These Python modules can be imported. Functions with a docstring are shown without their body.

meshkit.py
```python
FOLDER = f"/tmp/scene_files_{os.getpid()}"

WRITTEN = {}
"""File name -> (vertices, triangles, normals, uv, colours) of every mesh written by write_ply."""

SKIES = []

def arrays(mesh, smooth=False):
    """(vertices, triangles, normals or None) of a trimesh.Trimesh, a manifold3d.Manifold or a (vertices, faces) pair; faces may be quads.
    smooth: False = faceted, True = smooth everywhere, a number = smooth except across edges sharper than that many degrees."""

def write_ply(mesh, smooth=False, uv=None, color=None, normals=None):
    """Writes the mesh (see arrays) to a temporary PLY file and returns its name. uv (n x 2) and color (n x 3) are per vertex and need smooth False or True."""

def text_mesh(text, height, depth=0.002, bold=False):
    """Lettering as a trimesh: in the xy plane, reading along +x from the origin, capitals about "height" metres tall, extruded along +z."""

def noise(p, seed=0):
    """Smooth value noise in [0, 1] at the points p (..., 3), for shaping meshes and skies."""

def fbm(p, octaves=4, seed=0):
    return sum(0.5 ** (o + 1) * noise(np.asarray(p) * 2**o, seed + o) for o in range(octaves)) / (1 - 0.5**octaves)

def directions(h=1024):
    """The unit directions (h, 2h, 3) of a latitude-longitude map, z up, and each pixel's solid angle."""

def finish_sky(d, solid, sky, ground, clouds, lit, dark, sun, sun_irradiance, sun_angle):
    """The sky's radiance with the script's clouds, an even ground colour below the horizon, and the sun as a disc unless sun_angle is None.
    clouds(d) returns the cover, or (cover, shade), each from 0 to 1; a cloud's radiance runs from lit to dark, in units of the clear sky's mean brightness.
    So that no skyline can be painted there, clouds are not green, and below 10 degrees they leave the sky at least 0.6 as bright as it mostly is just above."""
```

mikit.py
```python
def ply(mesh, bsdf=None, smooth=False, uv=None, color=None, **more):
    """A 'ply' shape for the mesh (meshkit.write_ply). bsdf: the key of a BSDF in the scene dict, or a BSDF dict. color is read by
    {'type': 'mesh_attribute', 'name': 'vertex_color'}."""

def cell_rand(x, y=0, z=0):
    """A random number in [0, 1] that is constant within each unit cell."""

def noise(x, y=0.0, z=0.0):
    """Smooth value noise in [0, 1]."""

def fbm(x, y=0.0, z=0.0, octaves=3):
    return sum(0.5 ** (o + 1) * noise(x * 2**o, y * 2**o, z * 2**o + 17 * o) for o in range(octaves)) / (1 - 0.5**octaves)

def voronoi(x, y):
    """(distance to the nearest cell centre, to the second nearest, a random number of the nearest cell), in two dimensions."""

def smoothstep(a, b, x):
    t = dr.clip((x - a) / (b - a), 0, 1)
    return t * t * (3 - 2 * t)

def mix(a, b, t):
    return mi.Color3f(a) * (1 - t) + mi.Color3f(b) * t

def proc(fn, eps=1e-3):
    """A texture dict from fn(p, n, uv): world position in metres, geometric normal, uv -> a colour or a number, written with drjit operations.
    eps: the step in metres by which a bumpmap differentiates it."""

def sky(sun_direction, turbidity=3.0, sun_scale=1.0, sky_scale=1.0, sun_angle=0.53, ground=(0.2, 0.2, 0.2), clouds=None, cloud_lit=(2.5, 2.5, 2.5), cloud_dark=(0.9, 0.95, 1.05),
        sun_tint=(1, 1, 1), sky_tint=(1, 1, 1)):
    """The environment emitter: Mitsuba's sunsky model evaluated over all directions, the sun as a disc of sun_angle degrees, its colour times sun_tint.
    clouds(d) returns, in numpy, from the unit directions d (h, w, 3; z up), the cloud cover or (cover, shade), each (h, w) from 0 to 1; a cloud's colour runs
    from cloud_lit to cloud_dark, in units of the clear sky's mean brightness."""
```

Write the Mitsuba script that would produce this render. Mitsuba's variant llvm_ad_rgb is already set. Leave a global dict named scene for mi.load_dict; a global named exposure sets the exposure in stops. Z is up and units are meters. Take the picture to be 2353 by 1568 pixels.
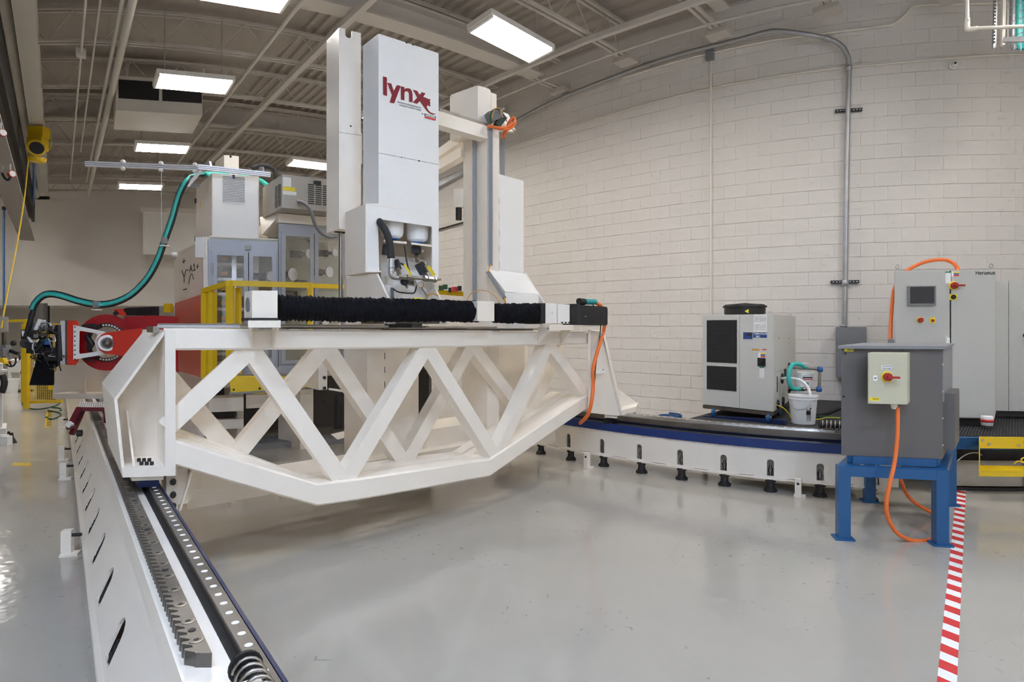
import math, random, numpy as np, trimesh, mitsuba as mi, mikit, meshkit
from shapely.geometry import Polygon, Point, box as sbox
from mikit import proc, noise, fbm, smoothstep, mix, cell_rand

# ------------------------------------------------------------------ camera, lamps, exposure
T4 = mi.ScalarTransform4f
scene, labels = {}, {}
scene['camera'] = {'type': 'perspective', 'fov': 80.08, 'fov_axis': 'x', 'near_clip': 0.05, 'far_clip': 200.0,
                   'principal_point_offset_y': 34.0 / 1568.0,
                   'to_world': T4().look_at(origin=[0, 0, 1.6], target=[0, 1, 1.6], up=[0, 0, 1])}
exposure = 1.4
TUBE = [12.4, 11.8, 11.1]       # radiance of the fluorescent fixtures in the hall
UNSEEN_COOL = [15.0, 18.0, 23.5]  # unseen cool lamps behind the camera, standing in for daylight on front faces
rng = random.Random(7)

# ------------------------------------------------------------------ mesh helpers
class M:
    def __init__(s): s.v, s.f, s.n = [], [], 0
    def add(s, v, f):
        v = np.asarray(v, float); f = np.asarray(f, int)
        s.v.append(v); s.f.append(f + s.n); s.n += len(v); return s
    def __iadd__(s, o):
        if isinstance(o, M):
            for v, f in [o.get()]: s.add(v, f)
        else: s.add(*o)
        return s
    def get(s): return np.vstack(s.v), np.vstack(s.f)

A = lambda *p: np.array(p if len(p) > 1 else p[0], float)
def unit(v): v = np.asarray(v, float); return v / max(np.linalg.norm(v), 1e-12)

_t = trimesh.convex.convex_hull(np.array([[(1 - (k == 0) * .2) * x, (1 - (k == 1) * .2) * y, (1 - (k == 2) * .2) * z] for x in (-1, 1) for y in (-1, 1) for z in (-1, 1) for k in range(3)]))
_key = [(x, y, z, k) for x in (-1, 1) for y in (-1, 1) for z in (-1, 1) for k in range(3)]
_ord = [_key[int(np.argmin([np.linalg.norm(np.array([(1 - (k == 0) * .2) * x, (1 - (k == 1) * .2) * y, (1 - (k == 2) * .2) * z]) - p) for x, y, z, k in _key]))] for p in _t.vertices]
_BF = np.array(_t.faces)
def cb(o, X, Y, Z, c=.004):
    """bevelled block from its corner o along three edge vectors"""
    o, X, Y, Z = (np.asarray(v, float) for v in (o, X, Y, Z))
    if len(o) == 2: o = A(o[0], o[1], 0)
    X, Y, Z = (A(v[0], v[1], 0) if len(v) == 2 else v for v in (X, Y, Z))
    L = [np.linalg.norm(e) for e in (X, Y, Z)]
    v = []
    for x, y, z, k in _ord:
        t = []
        for i, s in enumerate((x, y, z)):
            cc = min(c, .3 * L[i]) / L[i] if k == i else 0
            t.append(cc if s < 0 else 1 - cc)
        v.append(o + X * t[0] + Y * t[1] + Z * t[2])
    f = _BF if np.dot(np.cross(X, Y), Z) > 0 else _BF[:, ::-1]
    return np.array(v), f
def quad(fl, fr, br, z0, z1, c=.004):
    fl, fr, br = (A(p[0], p[1], 0) for p in (fl, fr, br))
    return cb(fl + A(0, 0, z0), fr - fl, br - fr, A(0, 0, z1 - z0), c)
def blk(x, y, z0, w, d, h, yaw=0, c=.004):
    """upright block, centred in plan"""
    R = A(math.cos(yaw), math.sin(yaw), 0); D = A(-math.sin(yaw), math.cos(yaw), 0)
    return cb(A(x, y, z0) - R * w / 2 - D * d / 2, R * w, D * d, A(0, 0, h), c)
def bar(p, q, w, h, up=(0, 0, 1), c=.003):
    p, q = A(p), A(q); t = unit(q - p); s = unit(np.cross(t, up)); u = np.cross(s, t)
    return cb(p - s * w / 2 - u * h / 2, q - p, s * w, u * h, c)
def plate(pts, vec, holes=()):
    """flat polygon in space with a thickness vector"""
    pts = np.array(pts, float); vec = A(vec); c = pts.mean(0)
    n = np.linalg.svd(pts - c)[2][2]
    e1 = unit(pts[1] - pts[0]); e1 = unit(e1 - n * np.dot(e1, n)); e2 = np.cross(n, e1)
    to2 = lambda P: [(np.dot(p - c, e1), np.dot(p - c, e2)) for p in np.array(P, float)]
    m = trimesh.creation.extrude_polygon(Polygon(to2(pts), [to2(h) for h in holes]), 1.0, engine='earcut')
    v = c + m.vertices[:, :1] * e1 + m.vertices[:, 1:2] * e2 + m.vertices[:, 2:] * vec
    f = m.faces if np.dot(np.cross(e1, e2), vec) > 0 else m.faces[:, ::-1]
    return v, f
def curve(pts, n=8):
    """smooth path through points"""
    p = np.array(pts, float); p = np.vstack([2 * p[0] - p[1], p, 2 * p[-1] - p[-2]]); out = []
    for i in range(1, len(p) - 2):
        for t in np.arange(n) / n:
            a, b, c, d = p[i - 1:i + 3]
            out.append(.5 * (2 * b + (c - a) * t + (2 * a - 5 * b + 4 * c - d) * t * t + (3 * b - a - 3 * c + d) * t ** 3))
    return np.array(out + [p[-2]])
def tube(pts, r, n=10):
    p = np.array(pts, float); R = np.broadcast_to(r, len(p))
    t = np.gradient(p, axis=0); t /= np.linalg.norm(t, axis=1, keepdims=True) + 1e-12
    s = np.cross(t[0], (0, 0, 1) if abs(t[0][2]) < .9 else (1, 0, 0)); V = []
    for i in range(len(p)):
        s = unit(s - t[i] * np.dot(s, t[i])); u = np.cross(t[i], s)
        a = np.arange(n) * 2 * np.pi / n
        V.append(p[i] + R[i] * (np.cos(a)[:, None] * s + np.sin(a)[:, None] * u))
    V = np.vstack(V + [p[:1], p[-1:]]); f = []
    for i in range(len(p) - 1):
        for k in range(n):
            a, b = i * n + k, i * n + (k + 1) % n
            f += [(a, b, b + n), (a, b + n, a + n)]
    e = len(p) * n
    for k in range(n):
        f += [(e, (k + 1) % n, k), (e + 1, e - n + k, e - n + (k + 1) % n)]
    return V, np.array(f)
def lathe(prof, base, axis=(0, 0, 1), n=24):
    ax = unit(axis); s = unit(np.cross(ax, (0, 0, 1) if abs(ax[2]) < .9 else (1, 0, 0))); u = np.cross(ax, s)
    a = np.arange(n) * 2 * np.pi / n; ring = np.cos(a)[:, None] * s + np.sin(a)[:, None] * u
    V = np.vstack([A(base) + ring * max(r, 1e-4) + ax * h for r, h in prof]); f = []
    for i in range(len(prof) - 1):
        for k in range(n):
            x, y = i * n + k, i * n + (k + 1) % n
            f += [(x, y, y + n), (x, y + n, x + n)]
    e = len(V); V = np.vstack([V, [A(base) + ax * prof[0][1]], [A(base) + ax * prof[-1][1]]])
    for k in range(n):
        f += [(e, (k + 1) % n, k), (e + 1, e - n + k, e - n + (k + 1) % n)]
    return V, np.array(f)
def rod(p, q, r, n=12): return lathe([(r, 0), (r, np.linalg.norm(A(q) - A(p)))], p, A(q) - A(p), n)
def sweep(path, prof, closed=True):
    """profile (d to the left of the way, dz) carried along a plan path; path points may carry a height"""
    p = np.array(path, float)
    if p.shape[1] == 2: p = np.hstack([p, np.zeros((len(p), 1))])
    t = np.gradient(p[:, :2], axis=0); t /= np.linalg.norm(t, axis=1, keepdims=True)
    nn = np.stack([-t[:, 1], t[:, 0]], 1); prof = np.array(prof, float); m = len(prof)
    V = np.vstack([np.hstack([p[i, :2] + nn[i] * prof[:, :1], p[i, 2] + prof[:, 1:]]) for i in range(len(p))]); f = []
    for i in range(len(p) - 1):
        for k in range(m if closed else m - 1):
            a, b = i * m + k, i * m + (k + 1) % m
            f += [(a, a + m, b + m), (a, b + m, b)]
    if closed:
        tri = trimesh.creation.triangulate_polygon(Polygon(prof), engine='earcut')
        idx = [int(np.argmin(((prof - w) ** 2).sum(1))) for w in tri[0]]
        cap = np.array([[idx[k] for k in g] for g in tri[1]]); e = (len(p) - 1) * m
        ar = np.sum(np.roll(prof, -1, 0)[:, 1] * prof[:, 0] - np.roll(prof, -1, 0)[:, 0] * prof[:, 1])
        sgn = 1
        f += [tuple(g) for g in cap] + [tuple(e + g[::-1]) for g in cap]
    mesh = trimesh.Trimesh(V, f, process=False)
    if closed and mesh.volume < 0: return V, np.array(f)[:, ::-1]
    return V, np.array(f)
def rect(d0, d1, z0, z1): return [(d0, z0), (d1, z0), (d1, z1), (d0, z1)]

class Face:
    """a frame on an upright face: s along, t up, n out"""
    def __init__(s, fl, fr, z0):
        s.o = A(fl[0], fl[1], z0); s.R = unit(A(fr[0] - fl[0], fr[1] - fl[1], 0)); s.N = A(s.R[1], -s.R[0], 0); s.Zv = A(0, 0, 1)
        s.w = math.hypot(fr[0] - fl[0], fr[1] - fl[1])
    def p(s, a, t, n=0): return s.o + s.R * a + s.Zv * t + s.N * n
    def box(s, a, t, w, h, d=.004, n0=0, c=.002): return cb(s.p(a, t, n0), s.R * w, s.Zv * h, s.N * d, c)
    def disc(s, a, t, r, d=.004, n0=0, n=24, r2=None): return lathe([(r, 0), (r, d * .7), ((r2 or r * .9), d)], s.p(a, t, n0), s.N, n)
    def poly(s, pts, d=.002, n0=0, holes=()):
        P = Polygon(pts, holes)
        if not P.is_valid: P = P.buffer(0)
        m = M()
        for g in getattr(P, 'geoms', [P]):
            e = trimesh.creation.extrude_polygon(g, d, engine='earcut')
            m.add(s.o + e.vertices[:, :1] * s.R + e.vertices[:, 1:2] * s.Zv + (e.vertices[:, 2:] + n0) * s.N, e.faces)
        return m
    def text(s, txt, a, t, h, d=.0012, n0=0, bold=False, w=None):
        e = meshkit.text_mesh(txt, h, d, bold); v = np.array(e.vertices)
        if w: v[:, 0] *= w / max(np.ptp(v[:, 0]), 1e-6)
        return s.o + (v[:, :1] + a) * s.R + (v[:, 1:2] + t) * s.Zv + (v[:, 2:] + n0) * s.N, np.array(e.faces)

_count = {}
def numbered(key):
    n = _count.get(key, 0); _count[key] = n + 1
    return key if n == 0 else f'{key}_{n:03d}'
def thing(name, label, cat, group=None):
    k = numbered(name); labels[k] = {'label': label, 'category': cat, 'kind': 'thing'}
    if group: labels[k]['group'] = group
    return k
def add(key, mesh, mat, smooth=False, label=None, kind=None, **kw):
    if isinstance(mesh, M): mesh = mesh.get()
    scene[key] = mikit.ply(trimesh.Trimesh(*mesh, process=False), mat, smooth=smooth, **kw)
    if label: labels.setdefault(key, {})['label'] = label
    if kind: labels.setdefault(key, {})['kind'] = kind
    return key
def part(par, name, mesh, mat, smooth=False, label=None, **kw):
    return add(numbered(f'{par}__{name}'), mesh, mat, smooth, label, **kw)
def one(name, mesh, mat, label, cat, smooth=False, group=None):
    k = thing(name, label, cat, group); add(k, mesh, mat, smooth); return k
def struct(name, mesh, mat, smooth=False, label=None):
    add(name, mesh, mat, smooth); labels[name] = {'kind': 'structure', **({'label': label} if label else {})}
    return name

# ------------------------------------------------------------------ materials
def mat(key, col, rough=.5, metal=0., spec=.5, **kw):
    scene['mat_' + key] = {'type': 'twosided', 'b': {'type': 'principled', 'base_color': col if isinstance(col, dict) else {'type': 'rgb', 'value': list(col)}, 'roughness': rough, 'metallic': metal, 'specular': spec, **kw}}
    return 'mat_' + key
def worn(col, amp=.06, sc=3., dirt=None):
    c = mi.Color3f(*col)
    def fn(p, n, uv):
        a = fbm(p.x * sc, p.y * sc, p.z * sc, 3)
        return c * (1 - amp + 2 * amp * a)
    return proc(fn)
CREAM = mat('cream', worn((.805, .75, .665), .04, 2.), .32)
BEIGE = mat('beige', worn((.70, .62, .48), .04, 2.), .35)
WHITEP = mat('white_paint', worn((.83, .82, .79), .03, 2.), .35)
PLASTW = mat('white_plastic', (.82, .83, .82), .4)
LABELW = mat('label_white', (.80, .80, .79), .6)
CABG = mat('cabinet_grey', worn((.50, .50, .47), .02, 2.), .4)
CHILL = mat('chiller_grey', worn((.57, .565, .53), .02, 2.), .42)
DARKG = mat('dark_grey', worn((.115, .109, .106), .04, 6.), .45)
MIDG = mat('mid_grey', worn((.21, .22, .235), .03, 3.), .45)
ENCL = mat('enclosure_cream', (.52, .51, .38), .4)
BLUE = mat('blue_paint', worn((.010, .082, .22), .08, 4.), .35)
NAVY = mat('navy', (.004, .012, .06), .4)
TROUGH = mat('trough_blue', worn((.008, .03, .15), .1, 4.), .4)
YEL = mat('yellow_paint', worn((.72, .49, .012), .06, 5.), .38)
YELB = mat('yellow_bright', (.82, .66, .03), .45)
RED = mat('red_paint', worn((.60, .035, .02), .06, 4.), .3)
REDD = mat('red_dark', worn((.36, .012, .018), .06, 4.), .35)
REDL = mat('red_logo', (.22, .010, .022), .5)
REDSW = mat('red_switch', (.36, .02, .014), .4)
MAROON = mat('maroon', (.13, .015, .025), .4)
BLACK = mat('black', (.012, .012, .013), .5)
BLACKF = mat('black_cloth', worn((.007, .007, .009), .5, 40.), .9, 0., .15, sheen=.25)
RUBBER = mat('rubber', (.022, .022, .024), .7)
SCREEN = mat('screen', (.035, .035, .042), .25)
GREYPL = mat('grey_plastic', (.19, .19, .20), .45)
STEEL = mat('steel', worn((.42, .40, .37), .16, 9.), .33, 1.)
STEELD = mat('steel_dark', worn((.20, .19, .175), .18, 12.), .38, 1.)
RACKM = mat('rack_steel', worn((.17, .16, .15), .2, 14.), .36, .9)
ALU = mat('aluminium', worn((.62, .63, .66), .05, 6.), .3, .9)
RAILW = mat('rail_aluminium', (.74, .74, .77), .35, .3)
FRAMEG = mat('frame_grey', worn((.33, .345, .385), .05, 6.), .4, .3)
INNER = mat('house_inner', worn((.36, .37, .31), .05, 3.), .6)
GALV = mat('galvanised', worn((.45, .46, .475), .12, 9.), .42, .75)
BRUSH = mat('stainless', worn((.36, .34, .31), .12, 5.), .42, .6)
WHITECAP = mat('white_cap', (.78, .76, .73), .5)
ORANGE = mat('orange', (.78, .17, .035), .5)
TEAL = mat('teal', (.015, .30, .31), .4)
TEALL = mat('teal_light', (.05, .50, .44), .4)
GREEN = mat('green_cable', (.02, .09, .04), .5)
PIPEBLUE = mat('pipe_blue', (.03, .13, .36), .4)
CEILP = mat('ceiling_paint', worn((.40, .365, .325), .05, 1.5), .8, 0, .2)
JOISTP = mat('joist_paint', worn((.52, .49, .45), .05, 2.), .7, 0, .3)
DUCTP = mat('duct_paint', worn((.62, .595, .54), .05, 2.), .55)
BEAMG = mat('beam_grey', worn((.30, .28, .26), .06, 2.), .6)
PVC = mat('pvc', (.77, .73, .65), .4)
GAUGE = mat('amber', (.6, .3, .05), .4)
BLUEST = mat('blue_sticker', (.02, .06, .22), .5)
REDST = mat('red_sticker', (.6, .04, .04), .5)
GREENST = mat('green_sticker', (.03, .2, .1), .5)
def wall_fn(p, n, uv):
    a = fbm(p.x * .9, p.y * .9, p.z * .9, 3); b = noise(p.x * 14, p.y * 14, p.z * 14)
    return mi.Color3f(.735, .70, .66) * (.95 + .08 * a) * mi.Float(1 - .10 * smoothstep(.86, .97, b))
scene['mat_wall'] = {'type': 'bumpmap', 'arbitrary': proc(lambda p, n, uv: .0012 * noise(p.x * 60, p.y * 60, p.z * 60), .004), 'scale': 1.0,
                     'b': {'type': 'twosided', 'b': {'type': 'principled', 'base_color': proc(wall_fn), 'roughness': .6, 'specular': .3}}}
WALLM = 'mat_wall'
MORTAR = mat('mortar', (.60, .57, .53), .8, 0, .2)
LEFTW = mat('unseen_left_wall_dark', worn((.36, .31, .235), .05, .8), .7, 0, .3)  # unseen wall kept dark so left-facing sides get less bounced light
PLASTER = mat('plaster', worn((.84, .81, .76), .03, .8), .7, 0, .3)
def floor_fn(p, n, uv):
    a = fbm(p.x * .55, p.y * .55, 0., 4); b = fbm(p.x * 5, p.y * 5, 3., 3); c = noise(p.x * 38, p.y * 38, 7.)
    s = 1 - .35 * smoothstep(.90, .985, c) * smoothstep(.45, .7, noise(p.x * 2.1, p.y * 2.1, 9.))
    return mi.Color3f(.37, .35, .31) * (.92 + .13 * a + .05 * b) * s
scene['mat_floor'] = {'type': 'bumpmap', 'arbitrary': proc(lambda p, n, uv: .004 * noise(p.x * 3.2, p.y * 3.2, 1.) + .0007 * noise(p.x * 26, p.y * 26, 4.), .006), 'scale': 1.0,
                      'b': {'type': 'twosided', 'b': {'type': 'principled', 'base_color': proc(floor_fn), 'roughness': .12, 'specular': .65}}}
FLOORM = 'mat_floor'
scene['mat_glass'] = {'type': 'thindielectric', 'int_ior': 1.5}
GLASS = 'mat_glass'
GLOBAL_UP = A(0, 0, 1)

# ------------------------------------------------------------------ the hall: plan points of the slightly bowed block wall, one per 40 cm block
WALL = np.array([(-7.748,22.1),(-7.464,21.731),(-7.182,21.364),(-6.899,20.997),(-6.617,20.632),(-6.336,20.268),(-6.055,19.906),(-5.774,19.545),(-5.494,19.186),(-5.215,18.828),(-4.935,18.472),(-4.657,18.118),(-4.378,17.765),(-4.101,17.415),(-3.824,17.067),(-3.547,16.722),(-3.271,16.378),(-2.995,16.038),(-2.72,15.7),(-2.446,15.365),(-2.171,15.034),(-1.898,14.705),(-1.625,14.381),(-1.352,14.06),(-1.08,13.744),(-0.808,13.432),(-0.536,13.124),(-0.265,12.822),(0.006,12.526),(0.278,12.235),(0.549,11.95),(0.821,11.673),(1.093,11.402),(1.366,11.14),(1.64,10.885),(1.916,10.64),(2.193,10.404),(2.472,10.179),(2.754,9.964),(3.04,9.762),(3.329,9.571),(3.622,9.394),(3.921,9.231),(4.227,9.082),(4.539,8.949),(4.86,8.832),(5.19,8.732),(5.53,8.649),(5.882,8.584),(6.246,8.538),(6.624,8.509),(7.016,8.5),(7.424,8.509),(7.848,8.538),(8.29,8.584),(8.749,8.649),(9.226,8.732),(9.721,8.832)])
BACKL, BACKR = A(*(-21.384,21.225)), A(*(-7.818,22.192))
SIDE_X = WALL[-1][0]
CZ = 6.6
# fluorescent fixtures: (near left corner, near right corner, far right corner), underside height
FIX = [((-3.429,6.562), (-2.444,6.927), (-2.805,7.414)), ((-5.368,9.223), (-4.321,9.498), (-4.68,10.003)), ((-7.881,12.753), (-6.835,12.956), (-7.175,13.451)),
       ((-10.587,16.38), (-9.46,16.549), (-9.793,17.048)), ((-0.253,7.473), (0.578,8.418), (0.261,8.818)), ((-2.472,10.68), (-1.573,11.318), (-1.878,11.76)),
       ((-5.041,13.97), (-4.09,14.472), (-4.41,14.938)), ((-14.54,16.547), (-13.352,16.437), (-13.724,16.936)), ((-12.588,13.103), (-11.274,12.906), (-11.643,13.402)), ((-17.353,17.033), (-15.908,16.749), (-16.271,17.239)), ((-11.869,10.113), (-10.263,9.677), (-10.613,10.153)), ((2.167,5.371), (3.031,6.519), (2.691,6.757)), ((5.376,5.045), (6.339,6.217), (5.77,6.14))]  # closing entries are out of view, placed to brighten back and right walls
UNSEEN_FIX = [((x - .6, y - .26), (x + .6, y - .26), (x + .6, y + .26)) for x, y in ((-1.6, .6), (1.6, .6), (-1.6, -2.4), (1.6, -2.4), (-1.6, -5.4), (1.6, -5.4), (5.6, .8), (5.6, -2.4), (5.6, -5.4))]  # out of view beside and behind the camera, placed to light facing sides
LZ = 5.4
def fixture(c, label, tint, group):
    k = thing('ceiling_light', label, 'ceiling light', group)
    a, b, d = (A(*p, 0) for p in c); X, Y = b - a, d - b
    h = M()
    h += cb(a - X * .01 - Y * .02 + A(0, 0, LZ + .03), X * 1.02, Y * 1.04, A(0, 0, .07), .01)
    for s in (0, .97): h += cb(a + X * s - X * .0 + A(0, 0, LZ + .0), X * .03, Y, A(0, 0, .05), .004)
    part(k, 'housing', h, WHITEP)
    dm = cb(a + X * .03 + Y * .02 + A(0, 0, LZ), X * .94, Y * .96, A(0, 0, .028), .008)
    part(k, 'diffuser', dm, PLASTW, emitter={'type': 'area', 'radiance': {'type': 'rgb', 'value': tint}})
    for s in (.12, .88):
        p = a + X * s + Y * .5
        part(k, 'hanger', rod(p + A(0, 0, LZ + .1), p + A(0, 0, CZ), .006, 6), GALV)
FL = ['ceiling light nearest the top edge of the frame, left of the white column', 'ceiling light above the hanging air unit', 'ceiling light second farthest in the left row, below the air unit',
      'ceiling light farthest in the left row, lowest in view', 'large ceiling light right of the tall white lettered column', 'ceiling light hidden behind the lettered column',
      'ceiling light just left of the white counterweight column', 'ceiling light by the dark crane beam at the far left edge', 'ceiling light left of the crane beam, out of the frame', 'unseen far ceiling light at the left, placed to light the back wall', 'unseen ceiling light left of the hose reel, placed to light the left side', 'unseen ceiling light above the chiller, placed to brighten the right wall', 'unseen ceiling light above the grey cabinets, placed to brighten the right wall']
for c, l in zip(FIX, FL): fixture(c, l, TUBE, 'fluorescent ceiling lights')
for i, c in enumerate(UNSEEN_FIX): fixture(c, ('unseen cool ceiling lamp behind the camera, standing in for daylight on front faces', 'unseen warm ceiling lamp out of view, placed to light the right side')[i > 5], TUBE if i > 5 else UNSEEN_COOL, ('unseen cool lamps standing in for daylight', 'unseen warm lamps beside and behind the camera')[i > 5])

# floor
fl = [BACKL + A(-1.5, 5), BACKR + A(-.6, 5), BACKR, *WALL, A(SIDE_X, -8), A(-9, -8)]
m = M(); P2 = Polygon(fl); tv, tf = trimesh.creation.triangulate_polygon(P2, engine='earcut')
struct('floor', cb(A(-40, -14, -.2), A(70, 0, 0), A(0, 46, 0), A(0, 0, .2), .01), FLOORM, label='glossy light grey epoxy floor')
# walls
bw = M()
bw += cb(A(*BACKL, 2.33), A(*(BACKR - BACKL), 0), A(.02, .5, 0), A(0, 0, 4.6), .01)
struct('wall_back', bw, PLASTER, label='plain off-white upper back wall')
rec = M(); o = A(*(-24.456,24.401), 0); e = A(*(-10.025,25.084), 0)
rec += cb(o, e - o, A(0, .2, 0), A(0, 0, 2.5), .01)
rec += cb(A(*BACKL, 2.33), A(*(BACKR - BACKL), 0), o - A(*BACKL, 0) + A(0, .3, 0), A(0, 0, .12), .01)
struct('wall_recess', rec, PLASTER, label='shaded lower wall set back under the upper back wall')
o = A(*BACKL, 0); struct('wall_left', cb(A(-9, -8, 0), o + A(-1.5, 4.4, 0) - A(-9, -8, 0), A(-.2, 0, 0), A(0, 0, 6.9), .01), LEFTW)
struct('wall_front', cb(A(-9.2, -8, 0), A(SIDE_X + 9.4, 0, 0), A(0, -.2, 0), A(0, 0, 6.9), .01), PLASTER)
struct('wall_side', cb(A(SIDE_X, -8, 0), A(0, WALL[-1][1] + 8.3, 0), A(.2, 0, 0), A(0, 0, 6.9), .01), PLASTER)
# block wall
struct('wall_right', sweep([BACKR, *WALL, WALL[-1] + A(.3, .02)], rect(.009, .25, 0, 6.75)), MORTAR, label='painted concrete block wall in running bond')
rest, cand = M(), []
def wpt(s):
    i = min(max(int(math.floor(s)), 0), len(WALL) - 2); return WALL[i] + (WALL[i + 1] - WALL[i]) * (s - i)
for row in range(33):
    for k in range(len(WALL) - 1):
        s0 = k + (.5 if row % 2 else 0)
        if s0 + 1 > len(WALL) - 1: continue
        cand.append((row, s0))
near = sorted([c for c in cand if 3 <= c[0] <= 21 and c[1] < 51.6], key=lambda c: -c[1])[:300]
near = set(near)
for row, s0 in cand:
    g_ = .003
    a, b = wpt(s0 + g_), wpt(s0 + 1 - g_); t = unit(b - a); nrm = A(-t[1], t[0])
    pr = rng.uniform(-.0012, .0012); jz = .0042 if row < 14 else .003 if row < 19 else .0016; z0 = .2 * row + jz + rng.uniform(-.0012, .0012); z1 = .2 * row + .2 - jz + rng.uniform(-.0012, .0012)
    bm = cb(A(*(a - nrm * pr), z0), A(*(b - a), 0), A(*(nrm * .03), 0), A(0, 0, z1 - z0), .003)
    if (row, s0) in near: part('wall_right', 'block', bm, WALLM)
    else: rest += bm
add('wall_right__block_courses', rest, WALLM, label='upper and farther courses of the block wall', kind='stuff')

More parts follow.
